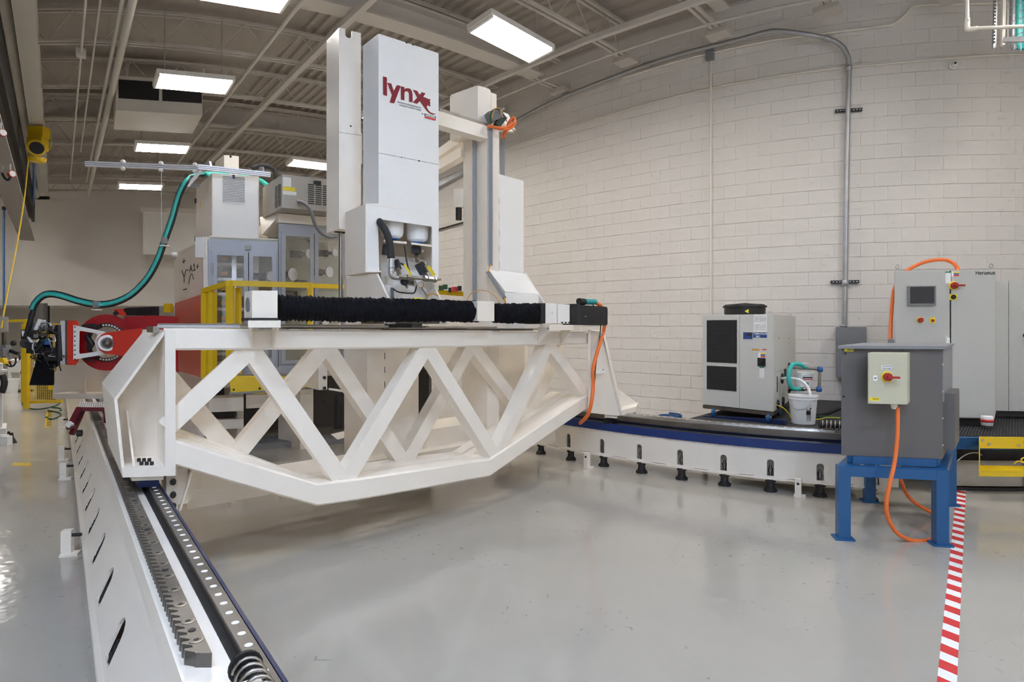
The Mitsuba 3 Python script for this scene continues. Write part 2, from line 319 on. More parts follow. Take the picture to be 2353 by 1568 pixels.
# ceiling: deck with ribs, open-web joists
dk = M()
dk += cb(A(-40, -14, CZ + .05), A(70, 0, 0), A(0, 46, 0), A(0, 0, .2), .01)
RIBS = [[(-11.248,7.81),(-12.535,9.775),(-14.031,11.901),(-15.632,14.115),(-17.291,16.382),(-18.986,18.682),(-20.704,21.004)], [(-9.615,7.211),(-11.069,9.304),(-12.669,11.517),(-14.339,13.793),(-16.046,16.105),(-17.776,18.439),(-19.52,20.788)], [(-8.11,6.708),(-9.708,8.92),(-11.392,11.209),(-13.115,13.537),(-14.859,15.886),(-16.615,18.248),(-18.38,20.619)], [(-6.749,6.325),(-8.454,8.635),(-10.198,10.984),(-11.959,13.351),(-13.728,15.728),(-15.503,18.111),(-17.281,20.498)], [(-5.538,6.083),(-7.308,8.459),(-9.086,10.846),(-10.868,13.238),(-12.652,15.632),(-14.438,18.028),(-16.224,20.424)], [(-4.472,6),(-6.261,8.4),(-8.05,10.8),(-9.839,13.2),(-11.628,15.6),(-13.416,18),(-15.205,20.4)], [(-3.529,6.083),(-5.303,8.459),(-7.083,10.846),(-8.866,13.238),(-10.651,15.632),(-12.437,18.028),(-14.223,20.424)], [(-2.321,5.852),(-3.856,7.886),(-5.41,9.96),(-6.974,12.053),(-8.545,14.156),(-10.119,16.266),(-11.696,18.381),(-13.275,20.498)], [(-1.541,6.265),(-3.039,8.197),(-4.564,10.208),(-6.106,12.258),(-7.66,14.332),(-9.221,16.419),(-10.788,18.516),(-12.358,20.619)], [(-0.452,6.403),(-1.962,8.237),(-3.504,10.216),(-5.071,12.27),(-6.656,14.368),(-8.252,16.492),(-9.858,18.634),(-11.47,20.788)], [(0.965,6.403),(-0.429,7.849),(-1.831,9.519),(-3.255,11.315),(-4.699,13.185),(-6.16,15.102),(-7.633,17.05),(-9.116,19.019),(-10.607,21.004)], [(3.186,6.325),(1.681,7.236),(0.279,8.548),(-1.109,10.107),(-2.513,11.815),(-3.935,13.616),(-5.374,15.477),(-6.828,17.38),(-8.293,19.311),(-9.767,21.264)], [(6.84,7.071),(4.882,7.064),(3.285,7.573),(1.879,8.508),(0.545,9.746),(-0.776,11.188),(-2.104,12.764),(-3.447,14.43),(-4.804,16.159),(-6.174,17.932),(-7.556,19.738),(-8.946,21.568)], [(9.226,8.732),(6.98,8.5),(5.129,8.749),(3.542,9.441),(2.092,10.489),(0.697,11.798),(-0.684,13.291),(-2.072,14.914),(-3.472,16.628),(-4.885,18.407),(-6.31,20.235),(-7.748,22.1)]]
for i in range(len(RIBS) - 1):
    a, b = np.array(RIBS[i]), np.array(RIBS[i + 1]); n = max(len(a), len(b))
    re_ = lambda p: np.stack([np.interp(np.linspace(0, 1, n), np.linspace(0, 1, len(p)), p[:, k]) for k in (0, 1)], 1)
    a, b = re_(a), re_(b); cnt = 5; dep = .05 if i > 8 else .002
    for j in range(cnt):
        w0, w1 = (j + .1) / cnt, (j + .62) / cnt
        L, R = a + (b - a) * w0, a + (b - a) * w1; cL, cR = L + (R - L) * .22, L + (R - L) * .78
        V = np.vstack([np.hstack([q, np.full((n, 1), z)]) for q, z in ((L, CZ + .05), (cL, CZ + .05 - dep), (cR, CZ + .05 - dep), (R, CZ + .05))]); f = []
        for k in range(n - 1):
            for s in range(3):
                x = s * n + k; f += [(x, x + 1, x + n + 1), (x, x + n + 1, x + n)]
        dk.add(V, f)
struct('ceiling', dk, CEILP, label='painted corrugated metal roof deck')
JO = [[(4.85,6.847),(5.342,7.443),(5.835,8.04)], [(2.918,6.704),(3.389,7.262),(3.863,7.827),(4.34,8.397)], [(1.239,7.03),(1.688,7.517),(2.14,8.019),(2.595,8.534),(3.054,9.059)], [(-1.716,6.774),(-1.263,7.077),(-0.817,7.416),(-0.375,7.787),(0.066,8.185),(0.507,8.607),(0.95,9.049),(1.394,9.508),(1.84,9.982)], [(-12.444,9.291),(-11.065,8.819),(-9.774,8.417),(-8.576,8.096),(-7.473,7.864),(-6.464,7.732),(-5.541,7.703),(-4.694,7.778),(-3.908,7.956),(-3.169,8.228),(-2.464,8.587),(-1.78,9.021),(-1.11,9.521),(-0.446,10.077),(0.215,10.679),(0.878,11.322)], [(-13.466,10.786),(-12.172,10.382),(-10.954,10.043),(-9.814,9.775),(-8.751,9.584),(-7.764,9.476),(-6.845,9.452),(-5.989,9.514),(-5.185,9.659),(-4.425,9.885),(-3.698,10.185),(-2.996,10.554),(-2.311,10.985),(-1.638,11.47),(-0.973,12.003),(-0.31,12.577)], [(-14.571,12.348),(-13.34,11.997),(-12.174,11.705),(-11.074,11.476),(-10.038,11.314),(-9.065,11.222),(-8.149,11.202),(-7.286,11.254),(-6.47,11.377),(-5.692,11.569),(-4.947,11.827),(-4.227,12.146),(-3.528,12.522),(-2.842,12.95),(-2.168,13.424),(-1.5,13.94)], [(-15.73,13.955),(-14.417,13.614),(-13.174,13.34),(-12.001,13.136),(-10.895,13.005),(-9.854,12.952),(-8.87,12.975),(-7.939,13.074),(-7.054,13.249),(-6.207,13.496),(-5.392,13.811),(-4.601,14.19),(-3.83,14.627),(-3.072,15.118)], [(-16.924,15.593),(-15.65,15.288),(-14.438,15.044),(-13.287,14.864),(-12.195,14.749),(-11.158,14.701),(-10.173,14.722),(-9.234,14.81),(-8.337,14.964),(-7.476,15.183),(-6.645,15.464),(-5.84,15.803),(-5.055,16.197),(-4.285,16.641)], [(-18.106,17.205),(-16.863,16.929),(-15.674,16.709),(-14.54,16.547),(-13.458,16.444),(-12.425,16.401),(-11.438,16.42),(-10.494,16.498),(-9.587,16.637),(-8.715,16.834),(-7.871,17.088),(-7.053,17.395),(-6.255,17.754),(-5.474,18.16)], [(-19.305,18.832),(-18.086,18.581),(-16.917,18.381),(-15.796,18.233),(-14.721,18.14),(-13.692,18.101),(-12.704,18.118),(-11.755,18.189),(-10.84,18.315),(-9.958,18.495),(-9.103,18.726),(-8.273,19.007),(-7.463,19.335),(-6.671,19.709)], [(-20.516,20.471),(-19.317,20.241),(-18.163,20.057),(-17.053,19.922),(-15.986,19.836),(-14.959,19.801),(-13.97,19.816),(-13.016,19.882),(-12.096,19.997),(-11.205,20.161),(-10.34,20.374),(-9.499,20.632),(-8.679,20.935),(-7.876,21.281)]]
for j in JO:
    p = np.array(j); k = numbered('ceiling__joist'); ch = M()
    for s in (-.07, .02): ch += sweep(p, rect(s, s + .05, 6.0, 6.035)); ch += sweep(p, rect(s, s + .05, 6.5, 6.54))
    e, t = p[-1], unit(p[-1] - p[-2])
    ch += cb(A(*(e - t * .1 + A(t[1], -t[0]) * .16), 5.93), A(*(t * .28), 0), A(*(A(-t[1], t[0]) * .32), 0), A(0, 0, .07), .006)
    add(k, ch, JOISTP)
    L = np.concatenate([[0], np.cumsum(np.linalg.norm(np.diff(p, axis=0), axis=1))]); w = M()
    pt = lambda s, z: A(np.interp(s, L, p[:, 0]), np.interp(s, L, p[:, 1]), z)
    s, n = .1, 0
    while s + .42 < L[-1]:
        w += bar(pt(s, 6.02 if n % 2 else 6.52), pt(s + .42, 6.52 if n % 2 else 6.02), .014, .014, c=.002); s += .42; n += 1
    add(k + '__web', w, JOISTP)
for p, w, z0, z1 in (([(1.188,6.64),(1.787,7.295),(2.393,7.976),(3.005,8.677)], .2, 6.1, 6.5), ([(-12.047,9.056),(-10.678,8.591),(-9.399,8.2),(-8.217,7.893),(-7.131,7.679),(-6.14,7.567),(-5.235,7.561),(-4.404,7.661),(-3.632,7.864),(-2.904,8.162),(-2.206,8.544),(-1.527,9.001),(-0.86,9.521),(-0.197,10.094),(0.464,10.713)], .3, 5.98, 6.3), ([(-15.632,14.115),(-14.339,13.793),(-13.115,13.537),(-11.959,13.351),(-10.868,13.238),(-9.839,13.2),(-8.866,13.238),(-7.943,13.351),(-7.064,13.537),(-6.222,13.793),(-5.41,14.115),(-4.621,14.5),(-3.851,14.941),(-3.095,15.435)], .22, 6.1, 6.5)):
    p = np.array(p); g = M()
    g += sweep(p, rect(-w / 2, w / 2, z0, z0 + .03)); g += sweep(p, rect(-w / 2, w / 2, z1 - .03, z1)); g += sweep(p, rect(-.015, .015, z0 + .03, z1 - .03))
    part('ceiling', 'girder', g, JOISTP)

# pipes, conduits and beams under the roof
def pipe(name, pts, z, r, matl, label, cat='pipe', n=10, sm=6):
    p = np.array(pts, float); p = np.hstack([p, np.full((len(p), 1), z)]) if p.shape[1] == 2 else p
    return one(name, tube(curve(p, sm) if sm else p, r, n), matl, label, cat, True)
pipe('ceiling_pipe', [(-3.925,6.572),(-5.127,8.183),(-6.332,9.798),(-7.538,11.416),(-8.746,13.036),(-9.954,14.657),(-11.163,16.279),(-12.372,17.901),(-13.582,19.524)], 5.82, .05, DUCTP, 'thickest painted pipe under the left half of the roof')
pipe('ceiling_pipe', [(-4.043,6.554),(-5.108,7.982),(-6.175,9.413),(-7.243,10.845),(-8.311,12.279),(-9.381,13.713),(-10.45,15.148),(-11.52,16.584),(-12.591,18.02)], 5.86, .026, DUCTP, 'thinner painted pipe close beside the thickest one')
pipe('ceiling_conduit', [(-4.492,6.51),(-5.525,7.896),(-6.558,9.282),(-7.592,10.669),(-8.626,12.055),(-9.659,13.442),(-10.693,14.829),(-11.727,16.216),(-12.761,17.604)], 5.84, .017, DUCTP, 'thin conduit with a box, left of the painted pipes', 'conduit')
pipe('ceiling_conduit', [(-4.302,6.524),(-5.205,7.735),(-6.108,8.946),(-7.011,10.158),(-7.915,11.371),(-8.819,12.584),(-9.724,13.797),(-10.628,15.01)], 5.9, .015, DUCTP, 'second thin conduit left of the painted pipes', 'conduit')
k = one('ceiling_strut', sweep([(-1.447,7.521),(-2.628,9.012),(-3.827,10.566),(-5.04,12.159),(-6.264,13.778),(-7.495,15.415),(-8.732,17.063),(-9.974,18.721),(-11.22,20.386)], rect(-.045, .045, 5.88, 5.97)), JOISTP, 'painted channel strut crossing above the white columns', 'strut')
pipe('ceiling_pipe', [(-2.062,7.129),(-3.029,8.382),(-4.007,9.667),(-4.994,10.973),(-5.988,12.293),(-6.986,13.624),(-7.988,14.962),(-8.993,16.305)], 5.9, .03, JOISTP, 'painted pipe beside the top left ceiling light', 'pipe')
k = one('ceiling_strut', sweep([(4.023,7.328),(2.508,8.106),(1.114,9.258),(-0.245,10.663),(-1.606,12.235),(-2.981,13.918),(-4.371,15.675),(-5.776,17.484),(-7.192,19.331),(-8.619,21.206)], rect(-.04, .04, 5.9, 5.98)), JOISTP, 'painted channel strut running past the large ceiling light toward the wall', 'strut')
pipe('ceiling_conduit', [(5.325,7.666),(3.588,8.212),(2.06,9.221),(0.611,10.561),(-0.821,12.123),(-2.263,13.831),(-3.719,15.638),(-5.192,17.513),(-6.679,19.436),(-8.178,21.395)], 5.9, .022, JOISTP, 'conduit below the joists nearest the block wall', 'conduit')
one('conduit_box', blk(*(-6.689,9.457), 5.78, .12, .12, .12, .5), DUCTP, 'small square conduit box on the thin ceiling conduit', 'junction box')
one('roof_beam', M().add(*sweep([(-5.296,6.515),(-6.44,8.05),(-7.584,9.585),(-8.729,11.121),(-9.875,12.658),(-11.02,14.194),(-12.165,15.731),(-13.311,17.268),(-14.457,18.805)], rect(-.12, .12, 5.7, 5.74))).add(*sweep([(-5.296,6.515),(-6.44,8.05),(-7.584,9.585),(-8.729,11.121),(-9.875,12.658),(-11.02,14.194),(-12.165,15.731),(-13.311,17.268),(-14.457,18.805)], rect(-.02, .02, 5.74, 6.1))).add(*sweep([(-5.296,6.515),(-6.44,8.05),(-7.584,9.585),(-8.729,11.121),(-9.875,12.658),(-11.02,14.194),(-12.165,15.731),(-13.311,17.268),(-14.457,18.805)], rect(-.12, .12, 6.1, 6.14))), DUCTP, 'light painted steel beam holding the yellow hose reel', 'beam')
pipe('round_duct', [(-5.618,6.542),(-6.729,8.034),(-7.843,9.529),(-8.958,11.025),(-10.074,12.522),(-11.19,14.02),(-12.306,15.518),(-13.423,17.016),(-14.54,18.515),(-15.658,20.014)], 5.9, .125, DUCTP, 'round off-white duct between the dark crane beam and the light beam', 'duct', 16)
k = thing('crane_beam', 'dark grey crane runway beam at the far left, ending near the back wall', 'crane beam')
g = M(); R1 = [(-5.561,6.086),(-6.73,7.657),(-7.905,9.234),(-9.082,10.815),(-10.262,12.398),(-11.442,13.982),(-12.624,15.567),(-13.805,17.153),(-14.988,18.739),(-16.17,20.326)]
g += sweep(R1, rect(-.19, .19, 4.46, 4.5)); g += sweep(R1, rect(-.02, .02, 4.5, 5.2)); g += sweep(R1, rect(-.19, .19, 5.2, 5.24)); part(k, 'beam', g, BEAMG)
part(k, 'conductor_bar', sweep([(-5.314,6.053),(-6.481,7.62),(-7.651,9.19),(-8.823,10.763),(-9.996,12.337),(-11.17,13.912),(-12.344,15.487),(-13.518,17.063),(-14.693,18.639),(-15.868,20.216)], rect(-.03, .05, 5.06, 5.82)), BLACK)
# air unit
k = thing('air_unit', 'off-white air unit with two dark vents hanging under the roof', 'air unit')
a, b, d = (-7.185,11.05), (-5.75,11.317), (-6.502,12.402)
part(k, 'body', quad(a, b, d, 5.52, 6.15, .02), DUCTP)
FA = Face((-7.185,11.05),(-5.75,11.317),5.52)
for s0 in (.02, .52): part(k, 'vent', FA.box(FA.w * s0 + .02, .22, FA.w * .46, .34, .01), BLACK)
for s0 in (.05, .95): part(k, 'hanger', bar(FA.p(FA.w * s0, .6, -.3), FA.p(FA.w * s0, 1.08, -.3), .04, .04, (1, 0, 0)), DUCTP)

# hatch on the back wall
k = 'trim_1'
g = M(); o, e = A(*(-12.507,20.684)), A(*(-10.88,21.023)); z0, z1 = 4.043, 5.661
F1 = Face((-12.507,20.684),(-10.88,21.023),4.043)
g += F1.box(0, 0, F1.w, .06, .05); g += F1.box(0, 0, .07, 1.5, .05); g += F1.box(F1.w - .07, 0, .07, 1.5, .05); g += F1.box(-.05, 1.42, F1.w + .1, .16, .14)
struct(k, g, PLASTER, label='frame of the closed hatch on the back wall')
add('trim_1__panel', F1.box(.07, .06, F1.w - .14, 1.4, .02), WHITEP)

# ------------------------------------------------------------------ things on the block wall
k = thing('wall_conduit', 'thick galvanised conduit rising from the grey box and bending along the wall top', 'conduit')
pts = [(4.789,8.77,1.587), (4.8,8.766,2.539), (4.815,8.761,3.79), (4.831,8.756,4.79), (4.836,8.742,5.284), (4.804,8.728,5.478), (4.713,8.734,5.63), (4.561,8.765,5.732), (4.294,8.795,5.809), (3.971,8.916,5.918), (3.787,9.009,5.957), (3.449,9.224,5.949), (3.137,9.474,5.965), (2.689,9.815,5.975), (2.209,10.19,5.96), (1.697,10.63,5.92), (1.143,11.149,5.884), (0.613,11.678,5.829), (0.118,12.199,5.739), (-0.521,12.901,5.636), (-1.351,13.853,5.538)]
part(k, 'conduit', tube(curve(pts, 6), .034, 12), GALV, True)
for i, (p, q) in enumerate((((4.834,8.749,5.275), (4.831,8.744,5.347)), ((4.566,8.763,5.728), (4.498,8.776,5.762)), ((2.295,10.12,5.959), (2.209,10.19,5.96)), ((1.07,11.22,5.88), (0.981,11.307,5.872)), ((4.794,8.768,2.182), (4.794,8.768,2.258)))): part(k, 'coupling', rod(p, q, .046, 14), GALV, True)
for (p, q, lab) in (((4.695,8.853,4.724), (5.024,8.744,4.71), 'upper black slotted strut holding the thick conduit to the wall'), ((4.642,8.872,2.243), (4.987,8.755,2.241), 'lower black slotted strut holding the thick conduit above the grey box')):
    k = thing('wall_strut', lab, 'strut'); p, q = A(p), A(q)
    part(k, 'channel', bar(p, q, .04, .042), BLACK); d = q - p; N = unit(np.cross(d, (0, 0, 1)))
    for s in (.08, .2, .32, .68, .8, .92): part(k, 'slot', bar(p + d * (s - .03) + N * .021, p + d * (s + .03) + N * .021, .004, .013), GALV)
pipe('wall_conduit', [(7.17,8.482,5.393), (6.514,8.495,5.368), (5.672,8.598,5.34), (4.865,8.806,5.343), (4.174,9.081,5.362), (3.524,9.424,5.37), (3.15,9.66,5.374), (2.608,10.045,5.36), (2.05,10.495,5.348), (1.232,11.238,5.317), (0.541,11.929,5.29), (-0.149,12.666,5.264), (-1.72,14.465,5.092)], 0, .014, PVC, 'thin painted conduit running the length of the block wall below the thick one', 'conduit', 8, 4)
pipe('wall_conduit', [(7.162,8.472,6.108), (6.564,8.481,6.095), (5.72,8.578,6.116), (5.583,8.604,6.025), (5.437,8.635,5.905), (5.286,8.671,5.874), (4.594,8.89,5.88), (3.955,9.174,5.912), (3.409,9.48,5.92), (2.724,9.944,5.933), (1.918,10.594,5.913)], 0, .018, PVC, 'thin painted conduit kinked upward near the top of the block wall', 'conduit', 8, 5)
pipe('wall_conduit', [(-0.725,13.263,3.94), (-1.144,13.744,3.927), (-1.835,14.558,3.888)], 0, .02, BLACK, 'black conduit on the block wall seen between the lettered column and the mast', 'conduit', 8, 3)
k = one('wall_duct', bar((-0.722,13.216,5.112), (-2.015,14.728,4.861), .12, .10), GALV, 'grey wall duct seen between the lettered column and the mast', 'duct')
k = thing('junction_box', 'small grey junction box at the top of the thin white vertical conduit', 'junction box')
FJ = Face((3.106,9.717),(3.208,9.649),5.82)
part(k, 'box', FJ.box(0, 0, FJ.w, .15, .09), MIDG)
pipe('wall_conduit', [(3.146,9.648,5.797), (3.146,9.648,4.701), (3.146,9.648,3.323), (3.146,9.648,1.703)], 0, .016, PVC, 'thin white vertical conduit left of the chiller', 'conduit', 10, 4)
k = thing('security_camera', 'white dome camera high on the block wall', 'camera')
p = A((6.174,8.545,5.25)); N = A(0, -1, 0)
part(k, 'base', lathe([(.055, 0), (.06, .02), (.05, .04)], p, N), PLASTW, True); part(k, 'dome', lathe([(.042, 0), (.036, .02), (.02, .034), (.002, .04)], p + N * .04, N), PLASTW, True)
part(k, 'lens', lathe([(.014, 0), (.014, .012)], p + A(-.012, -.07, .012), N), BLACK); part(k, 'cable', tube(curve([p + A(.05, 0, 0), p + A(.1, 0, .03), p + A(.1, 0, .18), p + A(.075, 0, .3), p + A(.07, 0, .45)]), .005, 6), PVC, True)
# PVC pipe and cable tray at the upper right
k = thing('drain_pipe', 'cream plastic pipe with an elbow hanging at the upper right', 'pipe')
a, b, c = A((4.929,6.6,5.419)), A((4.933,6.6,4.825)), A((5.348,6.3,4.705))
part(k, 'pipe', tube([a, b + A(0, 0, .03)], .019, 12), PVC, True); part(k, 'pipe', tube([b + unit(c - b) * .05, c], .019, 12), PVC, True)
part(k, 'elbow', tube(curve([b + A(0, 0, .08), b + A(0, 0, .02), b + A(.012, 0, -.005), b + unit(c - b) * .09]), .026, 12), PVC, True)
part(k, 'coupling', lathe([(.025, 0), (.025, .06), (.02, .07)], b + A(0, 0, .05)), PVC, True)
k = thing('tray_hanger', 'perforated metal hanger strut left of the cable tray', 'strut')
a, b = A((5.483,6.9,5.592)), A((5.458,6.9,4.744)); part(k, 'strut', bar(a, b, .035, .02, (0, 1, 0)), GALV)
for i in range(14):
    q = A((5.46,6.88,5.315)) + (b - a) * (.045 * i); part(k, 'hole', bar(q, q + A(0, 0, -.018), .014, .006, (0, 1, 0)), BLACK)
part(k, 'rod', rod(b, A((5.458,6.9,4.675)), .003, 6), GALV)
k = thing('cable_tray', 'wire basket cable tray with teal cables at the top right corner', 'cable tray')
w = M()
for i in range(9):
    v = -20 + 17 * i
    w += tube([A((5.544,6.8,5.243)) * A(1, 1, 0) + A(0, 0, 5.4 - .083 * i), A((5.626,6.6,5.136)) * A(1, 1, 0) + A(0, 0, 5.4 - .083 * i)], .004, 6)
for u in (2316, 2330, 2346, 2360):
    w += tube([A((5.603,6.8,5.534)) * A(0, 1, 1) + A((u - 1176.5) / 1400 * 6.8, 0, 0), A((5.603,6.8,4.679)) * A(0, 1, 1) + A((u - 1176.5) / 1400 * 6.8, 0, 0)], .004, 6)
part(k, 'basket', w, GALV); part(k, 'rail', bar((5.486,6.8,4.796), (5.626,6.6,4.711), .05, .05), GALV); part(k, 'post', bar((5.572,6.9,5.592), (5.552,6.9,4.779), .035, .035, (0, 1, 0)), PVC)
for i, (u, mt) in enumerate(((2340, TEALL), (2347, TEAL), (2354, TEALL), (2327, GALV))):
    x = (u - 1176.5) / 1400 * 6.95; part(k, 'cable', tube([A(x, 6.95, 5.6), A(x, 6.95, 4.85), A(x + .02, 6.95, 4.76)], .028, 10), mt, True)
# grey electric box on the wall
k = thing('electric_box', 'grey wall electric box under the thick conduit, behind the dark grey case', 'electric box')
FE = Face((4.606,8.673),(4.971,8.554),.86)
a, b = (4.606,8.673), (4.971,8.554); c = (5.096,8.759)
part(k, 'body', quad(a, b, c, 0.867, 1.588), MIDG); z1 = 1.588 - .86
part(k, 'cover', FE.box(.01, .02, FE.w - .02, .66, .006), MIDG); part(k, 'hinge', FE.box(FE.w, .55, .014, .06, -.02), GALV)
part(k, 'name_plate', FE.box(.195, .40, .15, .06, .009), LABELW); part(k, 'lettering', FE.text('EATON', .205, .415, .022, n0=.009, bold=True, w=.07), BLACK); part(k, 'mark', FE.box(.31, .418, .025, .025, .0105), REDST)
part(k, 'lettering', FE.text('HEAVY DUTY SAFETY SWITCH', .21, .50, .008, n0=.006, w=.12), BLACK); part(k, 'conduit_hub', lathe([(.05, 0), (.05, .02), (.04, .03)], FE.p(FE.w * .3, .731, -.09)), GALV, True)
part(k, 'cable', tube(curve([FE.p(FE.w * .85, .0, -.1), FE.p(FE.w * .86, -.15, -.1), FE.p(FE.w * .83, -.3, -.08)]), .014, 8), BLACK, True)

# ------------------------------------------------------------------ track bed along the block wall
def slotted(par, SLp, z0, z1, thick, sz0, sz1, sw, ext=(True, True)):
    """upright web plates with one arched slot per levelling foot; SLp: plan points of the slots"""
    S = np.array(SLp, float); mid = (S[1:] + S[:-1]) / 2
    E = np.vstack([S[:1] * 2 - mid[:1], mid, S[-1:] * 2 - mid[-1:]]); g = M()
    for i in range(len(S)):
        d = E[i + 1] - E[i]; L = np.linalg.norm(d); c = L / 2
        out = [(0, z0 + .03), (c - .15, z0 + .03), (c - .14, z0), (c + .14, z0), (c + .15, z0 + .03), (L, z0 + .03), (L, z1), (0, z1)]
        ar = [(c + math.cos(t) * sw / 2, sz1 - sw / 2 + math.sin(t) * sw / 2) for t in np.linspace(0, math.pi, 9)]
        hole = [(c + sw / 2, sz0)] + ar + [(c - sw / 2, sz0)]
        e = trimesh.creation.extrude_polygon(Polygon(out, [hole]), thick, engine='earcut'); v = np.array(e.vertices); t = d / L; n = A(-t[1], t[0])
        V = np.hstack([E[i] + v[:, :1] * t + v[:, 2:3] * n, v[:, 1:2]])
        g.add(V, e.faces if np.linalg.det(np.array([[t[0], t[1], 0], [0, 0, 1], [n[0], n[1], 0]])) > 0 else np.array(e.faces)[:, ::-1])
    return g
k = RT = thing('track_bed', 'long cream steel track bed with arched slots and a blue trough along the block wall', 'track')
SLR = [(-0.026,7.99), (0.329,7.613), (0.672,7.266), (1.018,6.937), (1.385,6.616), (1.747,6.333), (2.112,6.083), (2.487,5.867), (2.881,5.687), (3.281,5.552)]
part(k, 'web', slotted(k, SLR, .115, .425, .016, .155, .315, .062), CREAM)
PR = [(-0.237,8.222),(0.037,7.922),(0.311,7.631),(0.585,7.352),(0.861,7.084),(1.138,6.829),(1.417,6.59),(1.701,6.367),(1.989,6.162),(2.283,5.978),(2.587,5.817),(2.901,5.679),(3.228,5.567)]
part(k, 'bed', sweep(PR, rect(.12, .42, .12, .42)), CREAM)
part(k, 'bottom_flange', sweep(PR, rect(-.012, .12, .125, .14)), CREAM)
part(k, 'trough', sweep(PR, [(-.018, .42), (-.018, .505), (-.008, .505), (0, .437), (.1, .437), (.1, .42)]), TROUGH)
part(k, 'rail', sweep(PR, [(.1, .437), (.17, .437), (.165, .49), (.17, .52), (.17, .585), (.1, .585), (.1, .53), (.11, .5), (.105, .47)]), STEELD)
part(k, 'rail', sweep([(-0.237,8.222),(0.046,7.913),(0.328,7.614),(0.611,7.326),(0.895,7.051),(1.181,6.791),(1.47,6.547),(1.763,6.321),(2.061,6.115),(2.367,5.931),(2.683,5.771),(3.01,5.638)], [(.22, .437), (.31, .437), (.31, .6), (.22, .6), (.205, .57), (.205, .52)]), STEEL)
L = np.array([(-0.237,8.222),(-0.104,8.075),(0.029,7.931),(0.161,7.789),(0.294,7.649),(0.427,7.512),(0.56,7.377),(0.693,7.245),(0.827,7.116),(0.96,6.99),(1.095,6.868),(1.23,6.749),(1.365,6.633),(1.501,6.522),(1.639,6.414),(1.777,6.31),(1.917,6.211),(2.058,6.117),(2.2,6.028),(2.345,5.943),(2.491,5.864),(2.64,5.791),(2.792,5.723),(2.946,5.661)]); cs = np.concatenate([[0], np.cumsum(np.linalg.norm(np.diff(L, axis=0), axis=1))])
for s in np.arange(.6, cs[-1], .085):
    x, y = np.interp(s, cs, L[:, 0]), np.interp(s, cs, L[:, 1]); t = unit(A(np.interp(s + .01, cs, L[:, 0]) - x, np.interp(s + .01, cs, L[:, 1]) - y)); nn = A(-t[1], t[0])
    part(k, 'bolt_cap', lathe([(.013, 0), (.013, .0015)], A(*(A(x, y) + nn * .24), .6), n=10), WHITECAP)
part(k, 'blue_block', sweep([(3.043,5.626),(3.198,5.576),(3.356,5.532)], rect(.25, .36, .45, .535)), BLUE)
for i, p in enumerate(SLR):
    j = min(i, len(SLR) - 2); t = unit(A(*SLR[j + 1]) - A(*SLR[j])); nn = A(-t[1], t[0]); c = A(*p) + nn * .05
    part(k, 'levelling_foot', lathe([(.062, 0), (.062, .018), (.04, .04), (.036, .09), (.05, .095), (.05, .125)], A(*c, 0), n=14), BLACK)
    part(k, 'levelling_bolt', lathe([(.016, 0), (.016, .05), (.024, .05), (.024, .085), (.014, .085), (.014, .11)], A(*c, .14), n=8), STEELD)
for (u, lab) in ((0, 'small cream anchor post on the floor before the wall track, near the bridge foot'), (1, 'small cream anchor post on the floor before the wall track, near the blue stand')):
    p = A(((0.847,6.871,0), (2.677,5.7,0))[u]); k = thing('anchor_post', lab, 'anchor post'); yw = (-.75, -.5)[u]
    part(k, 'post', blk(p[0], p[1], 0, .055, .05, .175, yw), CREAM); part(k, 'foot', blk(p[0] + .02, p[1] + .01, 0, .10, .06, .02, yw), CREAM)
    part(k, 'hole', lathe([(.012, 0), (.012, .004)], p + A(-math.sin(-yw) * .026, -math.cos(yw) * .026, .13), A(math.sin(yw), -math.cos(yw), 0), 10), BLACK)

